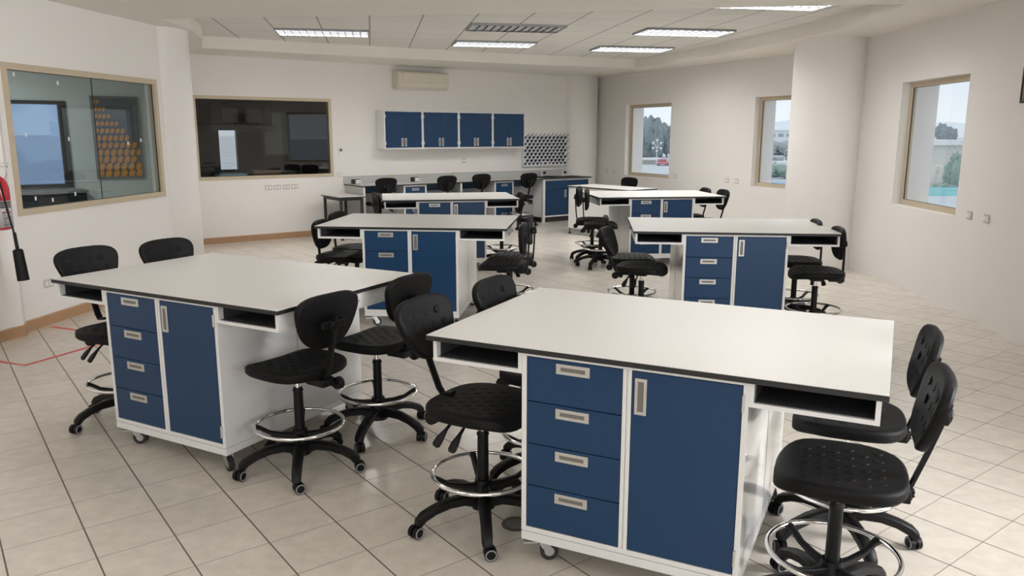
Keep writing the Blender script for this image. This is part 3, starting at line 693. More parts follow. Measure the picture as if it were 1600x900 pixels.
# drying rack with pegs
e = back_empty('drying_rack'); tag(e, 'steel wall mounted drying rack full of angled black pegs', 'drying rack')
bm = bx(6.19, 7.32, .003, .025, 1.06, 1.655); link('back_plate', bm, mat('brushed_steel', (.74, .74, .77), .35, metal=.35, noise=(12, .12)), e, bevel=.004)
bm = bx(6.19, 7.32, .025, .055, 1.045, 1.062); link('drip_trough', bm, 'steel', e)
for r_ in range(9):
    for c_ in range(11):
        s = 6.255 + c_ * .102 + (.05 if r_ % 2 else 0); z = 1.10 + r_ * .064
        if s > 7.31: continue
        bm = bmesh.new(); cyl(bm, (s, -.025, z), (s, -.048, z + .010), .024, .014, 8); cyl(bm, (s, -.04, z + .006), (s, -.155, z + .075), .0065, .005, 6); link('drying_peg', bm, 'nylon', e)

# wall cabinets
def wall_cabinet(s0, lb):
    e = back_empty('wall_cabinet'); tag(e, lb, 'wall cabinet', 'blue wall cabinets over the worktop')
    s1 = s0 + .749; z0, z1 = 1.425, 2.078
    bm = bx(s0, s0 + .02, .003, .30, z0, z1); bx(s1 - .02, s1, .003, .30, z0, z1, 0, bm); bx(s0 + .02, s1 - .02, .003, .30, z0, z0 + .022, 0, bm); bx(s0 + .02, s1 - .02, .003, .30, z1 - .022, z1, 0, bm); bx(s0 + .02, s1 - .02, .003, .012, z0 + .022, z1 - .022, 0, bm)
    link('cabinet_body', bm, 'white', e)
    mid = (s0 + s1) / 2
    for a, b, sg in ((s0 + .022, mid - .0015, 1), (mid + .0015, s1 - .022, -1)):
        d = link('cabinet_door', bx(a, b, .285, .303, z0 + .024, z1 - .024), 'blue', e)
        cx = mid - sg * .033
        bm = bx(cx - .019, cx + .019, .303, .310, z0 + .045, z0 + .185); bx(cx - .008, cx + .008, .310, .3105, z0 + .06, z0 + .17, 1, bm); link('recessed_handle', bm, ['steel', 'slot'], d)
        hx = a + .004 if sg == 1 else b - .004
        for hz in (z0 + .10, z1 - .10): link('hinge', bx(hx - .006, hx + .004, .303, .309, hz - .025, hz + .025), 'steel', d)
for k, lb in enumerate(['blue two-door wall cabinet at the left end of the row, below the air conditioner', 'blue two-door wall cabinet second from left in the row, with brighter doors', 'blue two-door wall cabinet second from right in the row', 'blue two-door wall cabinet at the right end of the row, next to the drying rack']):
    wall_cabinet(3.03 + k * .7505, lb)

# air conditioner
e = back_empty('air_conditioner'); tag(e, 'ivory split air conditioner high on the back wall', 'air conditioner')
bm = bmesh.new(); prof = [(.003, 2.45), (.13, 2.45), (.175, 2.49), (.20, 2.56), (.205, 2.70), (.19, 2.735), (.15, 2.75), (.003, 2.75)]
a_ = [bm.verts.new((3.37, -n, z)) for n, z in prof]; b_ = [bm.verts.new((4.40, -n, z)) for n, z in prof]
bm.faces.new(a_); bm.faces.new(b_[::-1])
for i in range(8): bm.faces.new([a_[i], a_[(i + 1) % 8], b_[(i + 1) % 8], b_[i]])
fix_normals(bm); link('housing', bm, 'plastic', e, bevel=.008)
bm = bx(3.46, 4.385, .2045, .209, 2.565, 2.71); link('front_panel', bm, 'plastic', e, bevel=.004)
bm = bmesh.new(); vs = [bm.verts.new(c) for c in ((3.48, -.185, 2.495), (4.36, -.185, 2.495), (4.36, -.207, 2.555), (3.48, -.207, 2.555), (3.48, -.180, 2.495), (4.36, -.180, 2.495), (4.36, -.20, 2.555), (3.48, -.20, 2.555))]
for f in ((0, 1, 2, 3), (7, 6, 5, 4), (0, 4, 5, 1), (2, 6, 7, 3), (1, 5, 6, 2), (0, 3, 7, 4)): bm.faces.new([vs[i] for i in f])
link('air_flap', bm, 'plastic', e)
bm = bmesh.new()
for k in range(8): bx(3.42, 4.35, .03 + k * .015, .036 + k * .015, 2.7502, 2.753, 0, bm)
link('top_grille', bm, 'slot', e)

# small fittings on the walls
def socket_plate(loc, ang, lb, w=.115, h=.075, group='wall socket plates', holes=2):
    e = empty('socket_plate', (loc[0], loc[1], loc[2]), ang); tag(e, lb, 'socket', group)
    link('plate', BX(-w / 2, w / 2, -.010, -.001, -h / 2, h / 2), 'plate', e, bevel=.003)
    bm = bmesh.new()
    for k in range(holes):
        cx = (k - (holes - 1) / 2) * w * .45
        box(bm, cx - .018, cx + .018, -.0125, -.010, -.022, .022)
    link('socket_insert', bm, 'white_plastic', e, bevel=.002)
for s, l_ in ((1.09, 'leftmost'), (1.235, 'second from left'), (1.38, 'third from left'), (1.52, 'rightmost')):
    p = bw(s); socket_plate((p[0], p[1], .835), BANG, f'grey socket plate below the smoked window, {l_} of the four')
p = bw(4.83); socket_plate((p[0], p[1], 1.19), BANG, 'small grey socket plate under the third wall cabinet', .09, .08)
p = bw(2.325); socket_plate((p[0], p[1], 1.005), BANG, 'pale socket plate between the smoked window corner and the worktop', .09, .06)
lp = (-4.159, 6.913)
socket_plate((lp[0], lp[1], .37), la, 'white socket plate low on the left wall, behind the left bench corner')
for s, l_ in ((.417, 'socket plate on the far wall left of the farthest window, nearer the corner'), (.691, 'socket plate on the far wall left of the farthest window, nearer the window'), (2.778, 'single socket plate just right of the farthest window'), (4.198, 'socket plate left of the middle window, left one of the pair'), (4.434, 'socket plate left of the middle window, right one of the pair')):
    d = Vector((4.14 - 1.795, 11.82 - 16.9)).normalized(); p = Vector((1.795, 16.9)) + d * s
    socket_plate((p.x, p.y, .935), ra, 'pale ' + l_, .10, .075)
for p, l_ in (((4.316, 7.40), 'left one of the pair'), ((4.290, 7.08), 'right one of the pair')):
    socket_plate((p[0], p[1], .942), math.atan2(-1, -.14), 'pale socket plate right of the nearest outside window, ' + l_, .10, .08)
e = back_empty('wall_thermostat'); tag(e, 'white wall controller with grey round dial beside the smoked window', 'thermostat')
link('controller_body', bx(2.305, 2.395, .002, .022, 1.365, 1.462), 'white_plastic', e, bevel=.004)
bm = bmesh.new(); cyl(bm, (2.35, -.022, 1.415), (2.35, -.032, 1.415), .026, n=18); link('dial', bm, 'slot', e)
link('lower_holder', bx(2.315, 2.39, .002, .02, 1.295, 1.358), 'white_plastic', e, bevel=.004)
for s, l_ in ((2.53, 'small black power block with white face at the left end of the worktop'), (3.67, 'small black power block with white face beside the first worktop chair')):
    e = back_empty('power_block'); tag(e, l_, 'power block', 'power blocks on the long worktop')
    link('block_body', bx(s - .07, s + .06, .14, .24, ZT, ZT + .08), 'rubber', e, bevel=.004)
    link('white_face', bx(s - .035, s + .058, .2405, .246, ZT + .008, ZT + .072), 'white_plastic', e)
    bm = bmesh.new()
    for q in (-.02, .04): bx(s + q - .011, s + q + .002, .246, .2465, ZT + .03, ZT + .045, 0, bm)
    link('outlet_slots', bm, 'slot', e)
for s, l_ in ((3.30, 'small yellow tap on the upstand above the left drawer unit'), (4.56, 'small yellow tap on the upstand right of the divider')):
    e = back_empty('yellow_tap'); tag(e, l_, 'tap', 'yellow taps on the upstand')
    bm = bmesh.new(); cyl(bm, (s, -.022, .955), (s, -.055, .955), .009, n=8); link('tap_stem', bm, 'steel', e)
    bm = bmesh.new(); cyl(bm, (s - .025, -.05, .972), (s + .025, -.05, .972), .010, n=8); cyl(bm, (s, -.05, .950), (s, -.05, .974), .008, n=8); link('tap_handle', bm, 'yellow', e)
e = back_empty('wash_bottle'); tag(e, 'small white wash bottle with yellow cap on the worktop by the right drawer unit', 'bottle')
bm = bmesh.new(); cyl(bm, (5.15, -.20, ZT), (5.15, -.20, ZT + .07), .026, .026, 14); cyl(bm, (5.15, -.20, ZT + .07), (5.15, -.20, ZT + .09), .026, .010, 14); link('bottle_body', bm, 'white_plastic', e, smooth=True)
bm = bmesh.new(); cyl(bm, (5.15, -.20, ZT + .09), (5.15, -.20, ZT + .108), .012, .012, 10); tube(bm, [(5.15, -.2, ZT + .108), (5.155, -.2, ZT + .125), (5.18, -.2, ZT + .13), (5.21, -.2, ZT + .12)], .003, 6); link('bottle_cap', bm, 'yellow', e)

# side table
e = back_empty('side_table'); tag(e, 'small side table with white top and black legs beside the worktop end', 'side table')
bm = bx(1.90, 2.36, .16, .88, .678, .693, 1); bx(1.901, 2.359, .161, .879, .693, .70, 0, bm); link('tabletop', bm, ['top', 'dark_frame'], e)
bm = bx(1.93, 2.33, .19, .21, .635, .678); bx(1.93, 2.33, .83, .85, .635, .678, 0, bm); bx(1.93, 1.95, .21, .83, .635, .678, 0, bm); bx(2.31, 2.33, .21, .83, .635, .678, 0, bm); link('apron', bm, 'dark_frame', e)
for s in (1.93, 2.292):
    for n in (.19, .812): link('leg', bx(s, s + .038, n, n + .038, 0, .635), 'dark_frame', e)

# plain white desk (far right row)
F0, F1 = Vector((.944, 13.50)), Vector((1.855, 12.41)); d_ = (F1 - F0); dl = d_.length; an = math.atan2(d_.y, d_.x)
e = empty('plain_desk', (F0.x, F0.y, 0), an); tag(e, 'plain white panelled desk with white top behind the far right bench', 'desk')
bm = BX(0, dl, 0, .66, .80, .817, mi=1); box(bm, .001, dl - .001, .001, .659, .817, .822, mi=0); link('tabletop', bm, ['top', 'black_edge'], e)
bm = BX(.015, dl - .015, .02, .04, .10, .80); link('front_panel', bm, 'white', e)
for x in (.015, dl - .035):
    link('side_panel', BX(x, x + .02, .04, .64, .10, .80), 'white', e)
link('toe_board', BX(.02, dl - .02, .05, .07, 0.01, .10), 'grey_panel', e)
for x, y in ((.04, .03), (dl - .06, .03), (.04, .62), (dl - .06, .62)):
    bm = bmesh.new(); cyl(bm, (x, y, 0), (x, y, .025), .018, n=10); cyl(bm, (x, y, .025), (x, y, .10), .008, n=8); link('levelling_foot', bm, 'nylon', e)

# fire extinguisher hanging at the left edge
EX, EY = -4.085, 6.26
e = empty('fire_extinguisher', (EX, EY, 0)); tag(e, 'red fire extinguisher with grey label and hanging black horn on the left wall', 'fire extinguisher')
bm = bmesh.new(); prof = [(.0, .93), (.06, .93), (.082, .945), (.084, 1.20), (.083, 1.26), (.07, 1.315), (.045, 1.345), (.022, 1.36), (.022, 1.385)]
n = 28; rings = [[bm.verts.new((r * math.cos(2 * PI * i / n), r * math.sin(2 * PI * i / n), z)) for i in range(n)] for r, z in prof[1:]]
for P_, Q_ in zip(rings, rings[1:]):
    for i in range(n): bm.faces.new([P_[i], P_[(i + 1) % n], Q_[(i + 1) % n], Q_[i]])
bm.faces.new(rings[0][::-1]); bm.faces.new(rings[-1]); link('cylinder', bm, 'red', e, smooth=True)
bm = bmesh.new(); rr = .0855; n = 24; lo, hi = [], []
for i in range(n + 1):
    t = -2.2 + i * 2.6 / n; lo.append(bm.verts.new((rr * math.cos(t), rr * math.sin(t), .955))); hi.append(bm.verts.new((rr * math.cos(t), rr * math.sin(t), 1.165)))
for i in range(n):
    f = bm.faces.new([lo[i], lo[i + 1], hi[i + 1], hi[i]])
lb_ = link('label', bm, 'label', e, smooth=True); s_ = lb_.modifiers.new('solid', 'SOLIDIFY'); s_.thickness = .001; s_.offset = 1
bm = bmesh.new()
def arc_patch(bm, t0, t1, z0, z1, r=.0875, k=5, mi=0):
    a = [bm.verts.new((r * math.cos(t0 + (t1 - t0) * i / k), r * math.sin(t0 + (t1 - t0) * i / k), z0)) for i in range(k + 1)]; b = [bm.verts.new((v.co.x, v.co.y, z1)) for v in a]
    for i in range(k): bm.faces.new([a[i], a[i + 1], b[i + 1], b[i]]).material_index = mi
for k in range(3): arc_patch(bm, -1.1, .1, 1.145 - k * .017, 1.155 - k * .017); arc_patch(bm, -1.9, -1.2, 1.145 - k * .017, 1.155 - k * .017)
arc_patch(bm, -.85, .0, 1.082, 1.100, mi=1); arc_patch(bm, -.55, -.42, 1.086, 1.097, r=.088); arc_patch(bm, -.30, -.14, 1.086, 1.097, r=.088); arc_patch(bm, -.8, .0, 1.070, 1.078, mi=2)
for k in range(4): arc_patch(bm, -.7 + k * .18, -.62 + k * .18, 1.02, 1.026 + .012 * (k % 2))
arc_patch(bm, -.8, .05, .975, .978); arc_patch(bm, -1.9, -1.1, .99, 1.05, mi=1)
link('label_print', bm, ['ink', 'white_plastic', 'red'], e)
bm = bmesh.new(); cyl(bm, (0, 0, 1.385), (0, 0, 1.43), .018, n=12); box(bm, -.02, .10, -.012, .012, 1.425, 1.437); box(bm, -.01, .11, -.010, .010, 1.452, 1.462, mtx=None); cyl(bm, (0, -.01, 1.42), (0, -.04, 1.42), .014, n=12); link('valve', bm, 'chrome', e)
bm = bmesh.new(); tube(bm, [(.01, -.02, 1.42), (.03, -.05, 1.415), (.06, -.07, 1.37), (.085, -.08, 1.28), (.108, -.085, 1.15), (.128, -.086, 1.02), (.142, -.086, .95), (.150, -.086, .90)], .008, 8); link('hose', bm, 'nylon', e, smooth=True)
bm = bmesh.new(); cyl(bm, (.150, -.086, .92), (.160, -.086, .785), .0125, .0135, 14); cyl(bm, (.160, -.086, .785), (.161, -.086, .775), .028, .038, 20); cyl(bm, (.161, -.086, .775), (.178, -.086, .535), .038, .044, 20); link('discharge_horn', bm, 'nylon', e, smooth=True)
bm = bmesh.new(); tube(bm, [(-.10, .10, 1.35), (0, .08, 1.33), (.06, .02, 1.34), (.11, -.03, 1.38)], .003, 5); box(bm, -.09, -.05, -.03, .05, 1.15, 1.38); link('wall_bracket', bm, 'zinc', e)

# framed board at the right edge
ba = math.atan2(7.1 - 6.17, 4.295 - 4.164) + PI
e = empty('framed_notice', (4.236, 6.70, 0), ba); tag(e, 'dark framed notice on the wall at the right edge of the photo', 'notice')
bm = bmesh.new()
for a in ((0, .42, 1.945, 1.965), (0, .42, 2.215, 2.235), (0, .016, 1.965, 2.215), (.404, .42, 1.965, 2.215)): box(bm, a[0], a[1], -.022, -.002, a[2], a[3])
link('notice_frame', bm, 'dark_frame', e)
link('notice_sheet', BX(.016, .404, -.012, -.004, 1.965, 2.215), 'plate', e)
bm = bmesh.new()
for x in (.035, .05, .066): box(bm, x, x + .005, -.0135, -.012, 1.975, 2.205)
for z in (1.972, 2.203): box(bm, .03, .39, -.0135, -.012, z, z + .006)
box(bm, .085, .36, -.0135, -.012, 2.0, 2.18)
link('notice_print', bm, 'ink', e)

# floor items
bm = bmesh.new(); cyl(bm, (.02, 3.20, 0), (.02, 3.20, .003), .065, n=28); o = link('drain_rim', bm, 'drain')
dr = empty('floor_drain', (0, 0, 0)); o.parent = dr; tag(dr, 'round bronze floor drain beside the nearest bench', 'drain')
bm = bmesh.new(); cyl(bm, (.02, 3.20, .003), (.02, 3.20, .0045), .045, n=24); link('drain_grate', bm, 'slot', dr)
def tape(path, lb):
    bm = bmesh.new(); P = [Vector(p) for p in path]; w = .022
    L_, R_ = [], []
    for i, p in enumerate(P):
        d = (P[min(i + 1, len(P) - 1)] - P[max(i - 1, 0)]).normalized(); n = Vector((-d.y, d.x)) * w
        L_.append((p + n)); R_.append((p - n))
    for i in range(len(P) - 1):
        q = [bm.verts.new((v.x, v.y, z)) for z in (.0002, .0012) for v in (L_[i], L_[i + 1], R_[i + 1], R_[i])]
        bm.faces.new(q[4:]); bm.faces.new(q[:4][::-1])
        for j in range(4): bm.faces.new([q[j], q[(j + 1) % 4], q[4 + (j + 1) % 4], q[4 + j]])
    fix_normals(bm); tag(link('floor_tape', bm, 'tape'), lb, 'tape', 'red tape lines on the floor')
tape([(-4.1, 5.76), (-3.86, 5.70), (-3.61, 5.60), (-3.345, 6.256), (-3.15, 6.72), (-2.9, 7.3)], 'red tape line on the floor, the longer bent one reaching the left edge')
tape([(-4.10, 6.79), (-3.484, 6.529), (-2.9, 6.28)], 'red tape line on the floor, the shorter one starting at the left baseboard')

# ceiling troffers
gA = .175; gO = Vector((-.394, 9.293)); g1 = Vector((math.cos(gA), math.sin(gA))); g2 = Vector((-math.sin(gA), math.cos(gA)))
def troffer(a, b, on, lb):
    p = gO + g1 * .6 * a + g2 * .6 * b
    e = empty('ceiling_light', (p.x, p.y, 3.0), gA); tag(e, lb, 'ceiling light', 'recessed louvre ceiling lights')
    w, d = .595, .295; z0, z1 = -.028, -.001
    bm = bmesh.new()
    for q in ((-w, w, -d, -d + .02), (-w, w, d - .02, d), (-w, -w + .02, -d + .02, d - .02), (w - .02, w, -d + .02, d - .02)): box(bm, q[0], q[1], q[2], q[3], z0, z1)
    link('light_frame', bm, 'louver', e)
    link('reflector', BX(-w + .02, w - .02, -d + .02, d - .02, -.006, -.002), 'lamp_on' if on else 'lamp_off', e)
    bm = bmesh.new()
    for k in range(1, 12): x = -w + .02 + k * (2 * w - .04) / 12; box(bm, x - .006, x + .006, -d + .02, d - .02, -.030, -.006)
    for k in (1, 2, 3): y = -d + .02 + k * (2 * d - .04) / 4; box(bm, -w + .02, w - .02, y - .004, y + .004, -.026, -.006, mi=1)
    link('louvre_grid', bm, ['louver', 'louver_dark'] if on else ['dark_frame', 'white_plastic'], e)
troffer(-3.0, 3.0, 1, 'lit louvre ceiling light at the far left of the recess')
troffer(1.0, 1.5, 0, 'unlit grey louvre ceiling light, the only dark one')
troffer(1.0, 4.5, 1, 'lit louvre ceiling light directly behind the unlit one')
troffer(4.7, 1.5, 1, 'lit louvre ceiling light in front of the right pair')
troffer(4.7, 5.0, 1, 'lit louvre ceiling light at the rear of the right pair')
troffer(4.75, -2.40, 1, 'lit louvre ceiling light at the near edge of the recess, mostly hidden by the soffit')

for x, y, l_ in ((-2.2, 5.0, 'left front'), (1.4, 5.2, 'right front'), (-2.2, 1.6, 'left rear'), (1.4, 1.6, 'right rear')):  # unseen panels added overhead as extra light for the foreground
    e = empty('ceiling_light', (x, y, 2.84), 0); tag(e, 'unseen light panel added overhead to brighten the foreground, ' + l_, 'ceiling light')
    link('light_frame', BX(-.6, .6, -.3, .3, -.03, -.001), 'louver', e); link('fill_panel', BX(-.58, .58, -.28, .28, -.034, -.030), 'near_fill' if x < 0 else 'near_fill_dim', e)

# ------------------------------------------------------------------ things in the adjoining rooms
e = back_empty('wall_artwork'); tag(e, 'dark framed panel with a swirl of orange discs beyond the greenish glass', 'artwork')
bm = bmesh.new(); s0, s1, z0, z1 = -1.36, -.74, 1.05, 2.20
for a in ((s0, s1, z1 - .03, z1), (s0, s1, z0, z0 + .03), (s0, s0 + .03, z0 + .03, z1 - .03), (s1 - .03, s1, z0 + .03, z1 - .03)): box(bm, a[0], a[1], -.03, -.002, a[2], a[3])
link('picture_frame', bm, 'slot', e)
link('picture_panel', BX(s0 + .03, s1 - .03, -.015, -.004, z0 + .03, z1 - .03), mat('art_ground', (.09, .10, .11), .5), e)
bm = bmesh.new(); og = mat('orange_disc', (.62, .25, .03), .5, noise=(20, .15))
nr = 11
for r_ in range(nr):
    v = r_ / (nr - 1); z = z1 - .08 - v * (z1 - z0 - .15); R = .022 + .030 * v
    xm = s0 + .06 + (s1 - s0 - .10) * min(1, .10 + 1.25 * v ** .9)
    x = s0 + .05 + (.5 * R if r_ % 2 else 0)
    while x < xm:
        n = 14; c = [bm.verts.new((x + R * .82 * math.cos(2 * PI * i / n), -.018, z + R * 1.12 * math.sin(2 * PI * i / n + .35))) for i in range(n)]
        c2 = [bm.verts.new((q.co.x, -.015, q.co.z)) for q in c]
        bm.faces.new(c)
        for i in range(n): bm.faces.new([c[i], c[(i + 1) % n], c2[(i + 1) % n], c2[i]])
        x += R * 1.95
fix_normals(bm); link('orange_discs', bm, og, e)
window('window_6', bw(-3.15), BANG, -1.02 + 1.785, 1.785 - .0 - .45, .95, 2.12, 0, .05, .05, 'glass_clear', 'outside window of the adjoining room seen through the greenish glass') if False else None
e = empty('window_6', (-9.6, 8.44, 0), math.atan2(bw(-3.15)[1] - 8.44, bw(-3.15)[0] + 9.6)); struct(e, 'outside window of the adjoining room seen through the greenish glass', 'window')
bm = bmesh.new()
for a in ((2.78, 4.34, 2.07, 2.12), (2.78, 4.34, .95, 1.0), (2.78, 2.83, 1.0, 2.07), (4.24, 4.34, 1.0, 2.07)): box(bm, a[0], a[1], -.02, .06, a[2], a[3])
link('window_frame', bm, 'dark_frame', e); link('glass_pane', BX(2.83, 4.24, .02, .026, 1.0, 2.07), glass('blue_tinted_glass', (.68, .77, .88), 1.45), e)
# low dark cupboard added for the dark reflection low in the left glass
e = empty('dark_filler', (-9.6, 8.44, 0), math.atan2(bw(-3.15)[1] - 8.44, bw(-3.15)[0] + 9.6)); tag(e, 'low dark cupboard added for the dark reflection in the greenish glass', 'filler')
link('filler_body', BX(2.2, 4.42, -.50, -.03, .04, .90), 'dim', e, bevel=.01); link('filler_top', BX(2.18, 4.44, -.52, -.03, .90, .93), 'slot', e)
for k in range(3): link('filler_front', BX(2.23 + k * .73, 2.93 + k * .73, -.515, -.50, .08, .88), 'dim', e, bevel=.004)
# dark room items
e = back_empty('extraction_hood'); tag(e, 'large black boxy hood hanging in the dark room', 'hood')
link('hood_body', bx(.80, 1.90, -2.55, -1.9, 1.83, 2.22), 'dim', e, bevel=.02); link('hood_lip', bx(.76, 1.94, -2.57, -1.8, 1.74, 1.83), 'slot', e)
for s in (1.0, 1.42): link('vent_panel', bx(s, s + .28, -1.9, -1.89, 1.88, 2.12), 'slot', e)
e = back_empty('whiteboard'); tag(e, 'pale board standing on the wall of the dark room', 'board'); link('board_surface', bx(1.98, 2.42, -2.58, -2.56, 1.30, 2.08), 'board', e); link('board_frame', bx(1.95, 2.45, -2.595, -2.58, 1.27, 2.11), 'slot', e)
e = back_empty('cardboard_crate'); tag(e, 'brown crate resting on a bench behind the smoked glass', 'crate'); link('crate_body', bx(1.25, 1.72, -1.5, -1.1, .80, 1.04), 'crate', e); link('crate_lid', bx(1.24, 1.73, -1.51, -1.09, 1.04, 1.06), 'crate', e)
e = back_empty('dark_bench'); tag(e, 'dark bench along the inside of the smoked window room', 'bench'); link('bench_top', bx(-.2, 3.2, -1.7, -.9, .76, .80), 'dim', e)
for s in (-.15, 1.5, 3.1): link('bench_leg', bx(s, s + .06, -1.6, -1.0, 0, .76), 'dim', e)
e = back_empty('folder_stack'); tag(e, 'flat stack of blue and white folders on the smoked window sill', 'folders')
for k, (c, dx) in enumerate((('court', 0), ('white_plastic', .02), ('turq', .01), ('court', .03))): link('folder', bx(.36 + dx, .80 + dx, -.42, -.18, 1.0 + k * .014, 1.013 + k * .014), c, e)
link('sill_board', bx(.1, 1.3, -.45, -.15, .97, 1.0), 'slot', e)

# ------------------------------------------------------------------ outside
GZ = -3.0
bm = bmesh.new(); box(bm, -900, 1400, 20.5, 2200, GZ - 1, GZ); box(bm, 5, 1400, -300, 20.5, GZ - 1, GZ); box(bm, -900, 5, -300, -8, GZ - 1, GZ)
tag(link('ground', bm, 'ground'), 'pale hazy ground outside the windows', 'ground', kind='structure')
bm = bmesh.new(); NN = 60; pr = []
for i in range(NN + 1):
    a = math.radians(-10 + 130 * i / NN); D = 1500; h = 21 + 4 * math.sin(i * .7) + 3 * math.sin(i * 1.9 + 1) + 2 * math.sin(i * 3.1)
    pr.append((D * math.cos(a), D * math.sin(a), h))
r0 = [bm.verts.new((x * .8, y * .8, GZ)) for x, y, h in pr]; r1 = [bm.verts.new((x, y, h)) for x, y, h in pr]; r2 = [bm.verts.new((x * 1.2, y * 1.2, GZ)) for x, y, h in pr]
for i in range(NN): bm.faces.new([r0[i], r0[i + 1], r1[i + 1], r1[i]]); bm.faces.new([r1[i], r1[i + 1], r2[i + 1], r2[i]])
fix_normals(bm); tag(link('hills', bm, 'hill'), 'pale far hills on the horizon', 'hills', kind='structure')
def blob(bm, c, r, sub=3, amp=.22, mi=0):
    res = bmesh.ops.create_icosphere(bm, subdivisions=sub, radius=1)
    ph = [random.uniform(0, 6) for _ in range(6)]
    for v in res['verts']:
        d = v.co.normalized(); k = 1 + amp * (math.sin(5 * d.x + ph[0]) * math.sin(6 * d.y + ph[1]) + .6 * math.sin(11 * d.z + ph[2]) * math.sin(9 * d.x + ph[3]) + .4 * math.sin(17 * d.y + ph[4]))
        v.co = Vector(c) + Vector((d.x * r[0], d.y * r[1], d.z * r[2])) * k
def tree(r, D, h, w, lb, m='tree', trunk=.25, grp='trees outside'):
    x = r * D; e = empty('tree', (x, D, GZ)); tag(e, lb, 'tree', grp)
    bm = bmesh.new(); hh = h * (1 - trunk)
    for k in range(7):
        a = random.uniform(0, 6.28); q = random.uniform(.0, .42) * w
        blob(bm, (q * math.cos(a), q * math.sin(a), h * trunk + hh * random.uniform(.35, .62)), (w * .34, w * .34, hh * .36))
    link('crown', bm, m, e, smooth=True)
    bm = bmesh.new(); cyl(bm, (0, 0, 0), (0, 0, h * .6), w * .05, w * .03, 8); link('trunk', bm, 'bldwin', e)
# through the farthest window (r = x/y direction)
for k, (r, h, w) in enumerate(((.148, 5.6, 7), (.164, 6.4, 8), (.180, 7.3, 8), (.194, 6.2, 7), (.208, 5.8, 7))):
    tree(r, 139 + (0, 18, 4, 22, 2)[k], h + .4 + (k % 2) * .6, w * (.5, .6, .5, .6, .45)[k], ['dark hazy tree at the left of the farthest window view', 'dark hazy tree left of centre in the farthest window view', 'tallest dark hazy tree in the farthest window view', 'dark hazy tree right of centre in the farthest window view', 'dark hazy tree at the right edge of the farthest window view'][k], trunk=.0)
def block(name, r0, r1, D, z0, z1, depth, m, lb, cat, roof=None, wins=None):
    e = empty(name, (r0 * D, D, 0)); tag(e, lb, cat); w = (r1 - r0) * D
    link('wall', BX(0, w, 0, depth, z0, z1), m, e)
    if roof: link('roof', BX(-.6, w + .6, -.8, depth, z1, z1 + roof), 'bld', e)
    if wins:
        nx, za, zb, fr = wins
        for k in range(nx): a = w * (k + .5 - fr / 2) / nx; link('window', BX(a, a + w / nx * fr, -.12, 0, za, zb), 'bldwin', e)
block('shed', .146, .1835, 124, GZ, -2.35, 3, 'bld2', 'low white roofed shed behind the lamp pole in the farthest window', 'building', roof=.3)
e = empty('car', (.188 * 118, 118, GZ)); e.scale = (.7, .7, .75); tag(e, 'small red car parked right of the shed in the farthest window', 'car')
bm = BX(-.6, 1.6, 0, 4, .3, .8); link('car_body', bm, 'carred', e, bevel=.15); link('cabin', BX(-.3, 1.3, 1, 3.2, .8, 1.3), 'carred', e, bevel=.2)
for x in (-.55, 1.35):
    for y in (.6, 3.0): bm = bmesh.new(); cyl(bm, (x, y, .3), (x + .2, y, .3), .3, n=12); link('wheel', bm, 'rubber', e)
e = empty('lamp_pole', (.1815 * 100, 100, GZ)); e.scale = (.75, .75, .88); tag(e, 'tall pole with a ring of white lamp heads in the farthest window', 'lamp')
bm = bmesh.new(); cyl(bm, (0, 0, 0), (0, 0, 3.6), .06, .04, 8); link('pole', bm, 'bld', e)
for k in range(6):
    a = k * PI / 3 + .5; bm = bmesh.new(); tube(bm, [(0, 0, 3.3), (.4 * math.cos(a), 0, 3.6 + .35 * math.sin(a)), (.75 * math.cos(a), 0, 3.6 + .75 * math.sin(a))], .03, 5); cyl(bm, (.75 * math.cos(a), 0, 3.5 + .75 * math.sin(a)), (.75 * math.cos(a), 0, 3.8 + .75 * math.sin(a)), .1, .26, 8); link('lamp_head', bm, mat('pole_white', (.9, .9, .9), .5) if k == 0 else bpy.data.materials['pole_white'], e)
e = empty('railing', (.157 * 92, 92, GZ)); tag(e, 'short white railing at the lower left of the farthest window view', 'railing')
bm = bmesh.new()
for k in range(9): cyl(bm, (k * .17, 0, 0), (k * .17, 0, .9), .03, n=6)
for z in (.2, .55, .9): cyl(bm, (0, 0, z), (1.36, 0, z), .03, n=6)
link('railing_bars', bm, 'bld', e)
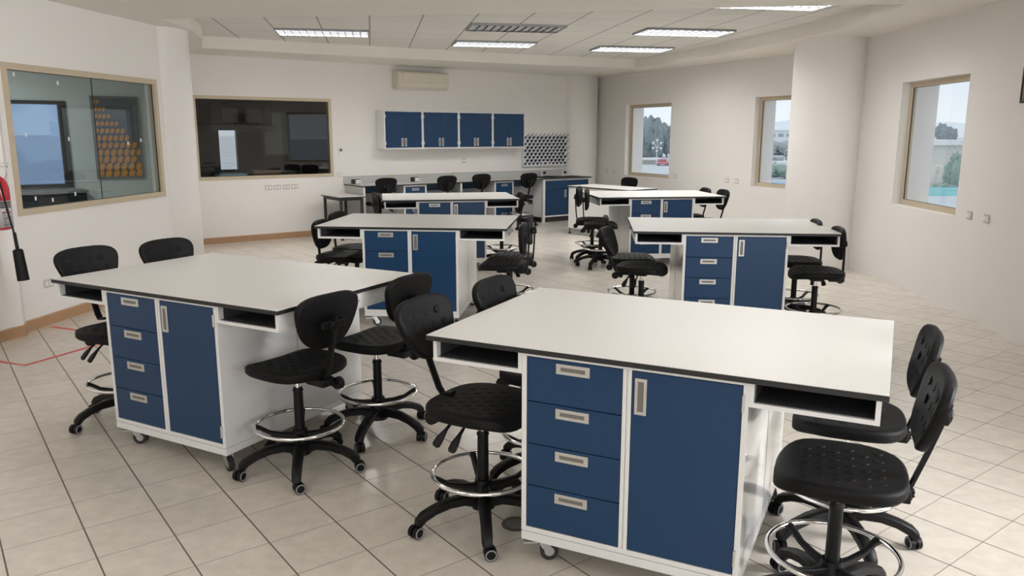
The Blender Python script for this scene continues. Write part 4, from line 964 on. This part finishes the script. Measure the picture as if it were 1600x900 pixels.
# through the middle window
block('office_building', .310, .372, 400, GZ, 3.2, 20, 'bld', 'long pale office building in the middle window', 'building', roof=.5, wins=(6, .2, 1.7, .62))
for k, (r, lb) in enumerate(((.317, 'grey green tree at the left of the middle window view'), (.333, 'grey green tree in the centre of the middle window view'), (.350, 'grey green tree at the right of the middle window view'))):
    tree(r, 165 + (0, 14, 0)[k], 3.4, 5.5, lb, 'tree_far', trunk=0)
for k, r in enumerate((.316, .333, .350)):
    e = empty('parked_car', (r * 118, 118, GZ)); tag(e, ['white parked car leftmost of three in the middle window', 'white parked car middle of three in the middle window', 'white parked car rightmost of three in the middle window'][k], 'car', 'parked cars in the middle window')
    link('car_body', BX(0, 1.6, 0, 4, .25, .75), 'bld', e, bevel=.15); link('cabin', BX(.2, 1.4, .9, 3.1, .75, 1.3), 'bldwin', e, bevel=.15)
for k, (r, lb) in enumerate(((.318, 'green hedge bush at lower left of the middle window'), (.334, 'green hedge bush at lower centre of the middle window'), (.350, 'green hedge bush at lower right of the middle window'))):
    tree(r, (84, 87.5, 84)[k], 1.5, 2.0, lb, 'hedge', trunk=0, grp='hedge bushes outside')
bm = BX(.308 * 70, .37 * 80, 68, 79, GZ, GZ + .04); tag(link('blue_court', bm, 'court'), 'blue sports court surface at the bottom of the middle window', 'court')
# through the nearest window
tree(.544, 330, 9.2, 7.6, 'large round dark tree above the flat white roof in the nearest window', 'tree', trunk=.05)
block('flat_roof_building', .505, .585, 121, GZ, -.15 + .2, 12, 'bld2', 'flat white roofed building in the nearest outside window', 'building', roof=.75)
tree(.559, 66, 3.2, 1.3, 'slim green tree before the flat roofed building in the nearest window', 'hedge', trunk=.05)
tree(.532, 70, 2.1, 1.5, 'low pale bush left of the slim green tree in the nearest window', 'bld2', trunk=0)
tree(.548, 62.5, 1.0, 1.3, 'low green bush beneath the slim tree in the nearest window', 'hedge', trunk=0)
bm = BX(.50 * 61, .60 * 61, 61, 61.1, GZ, GZ + .65); tag(link('court_screen', bm, 'turq'), 'turquoise court screen fence at the bottom of the nearest window', 'fence')
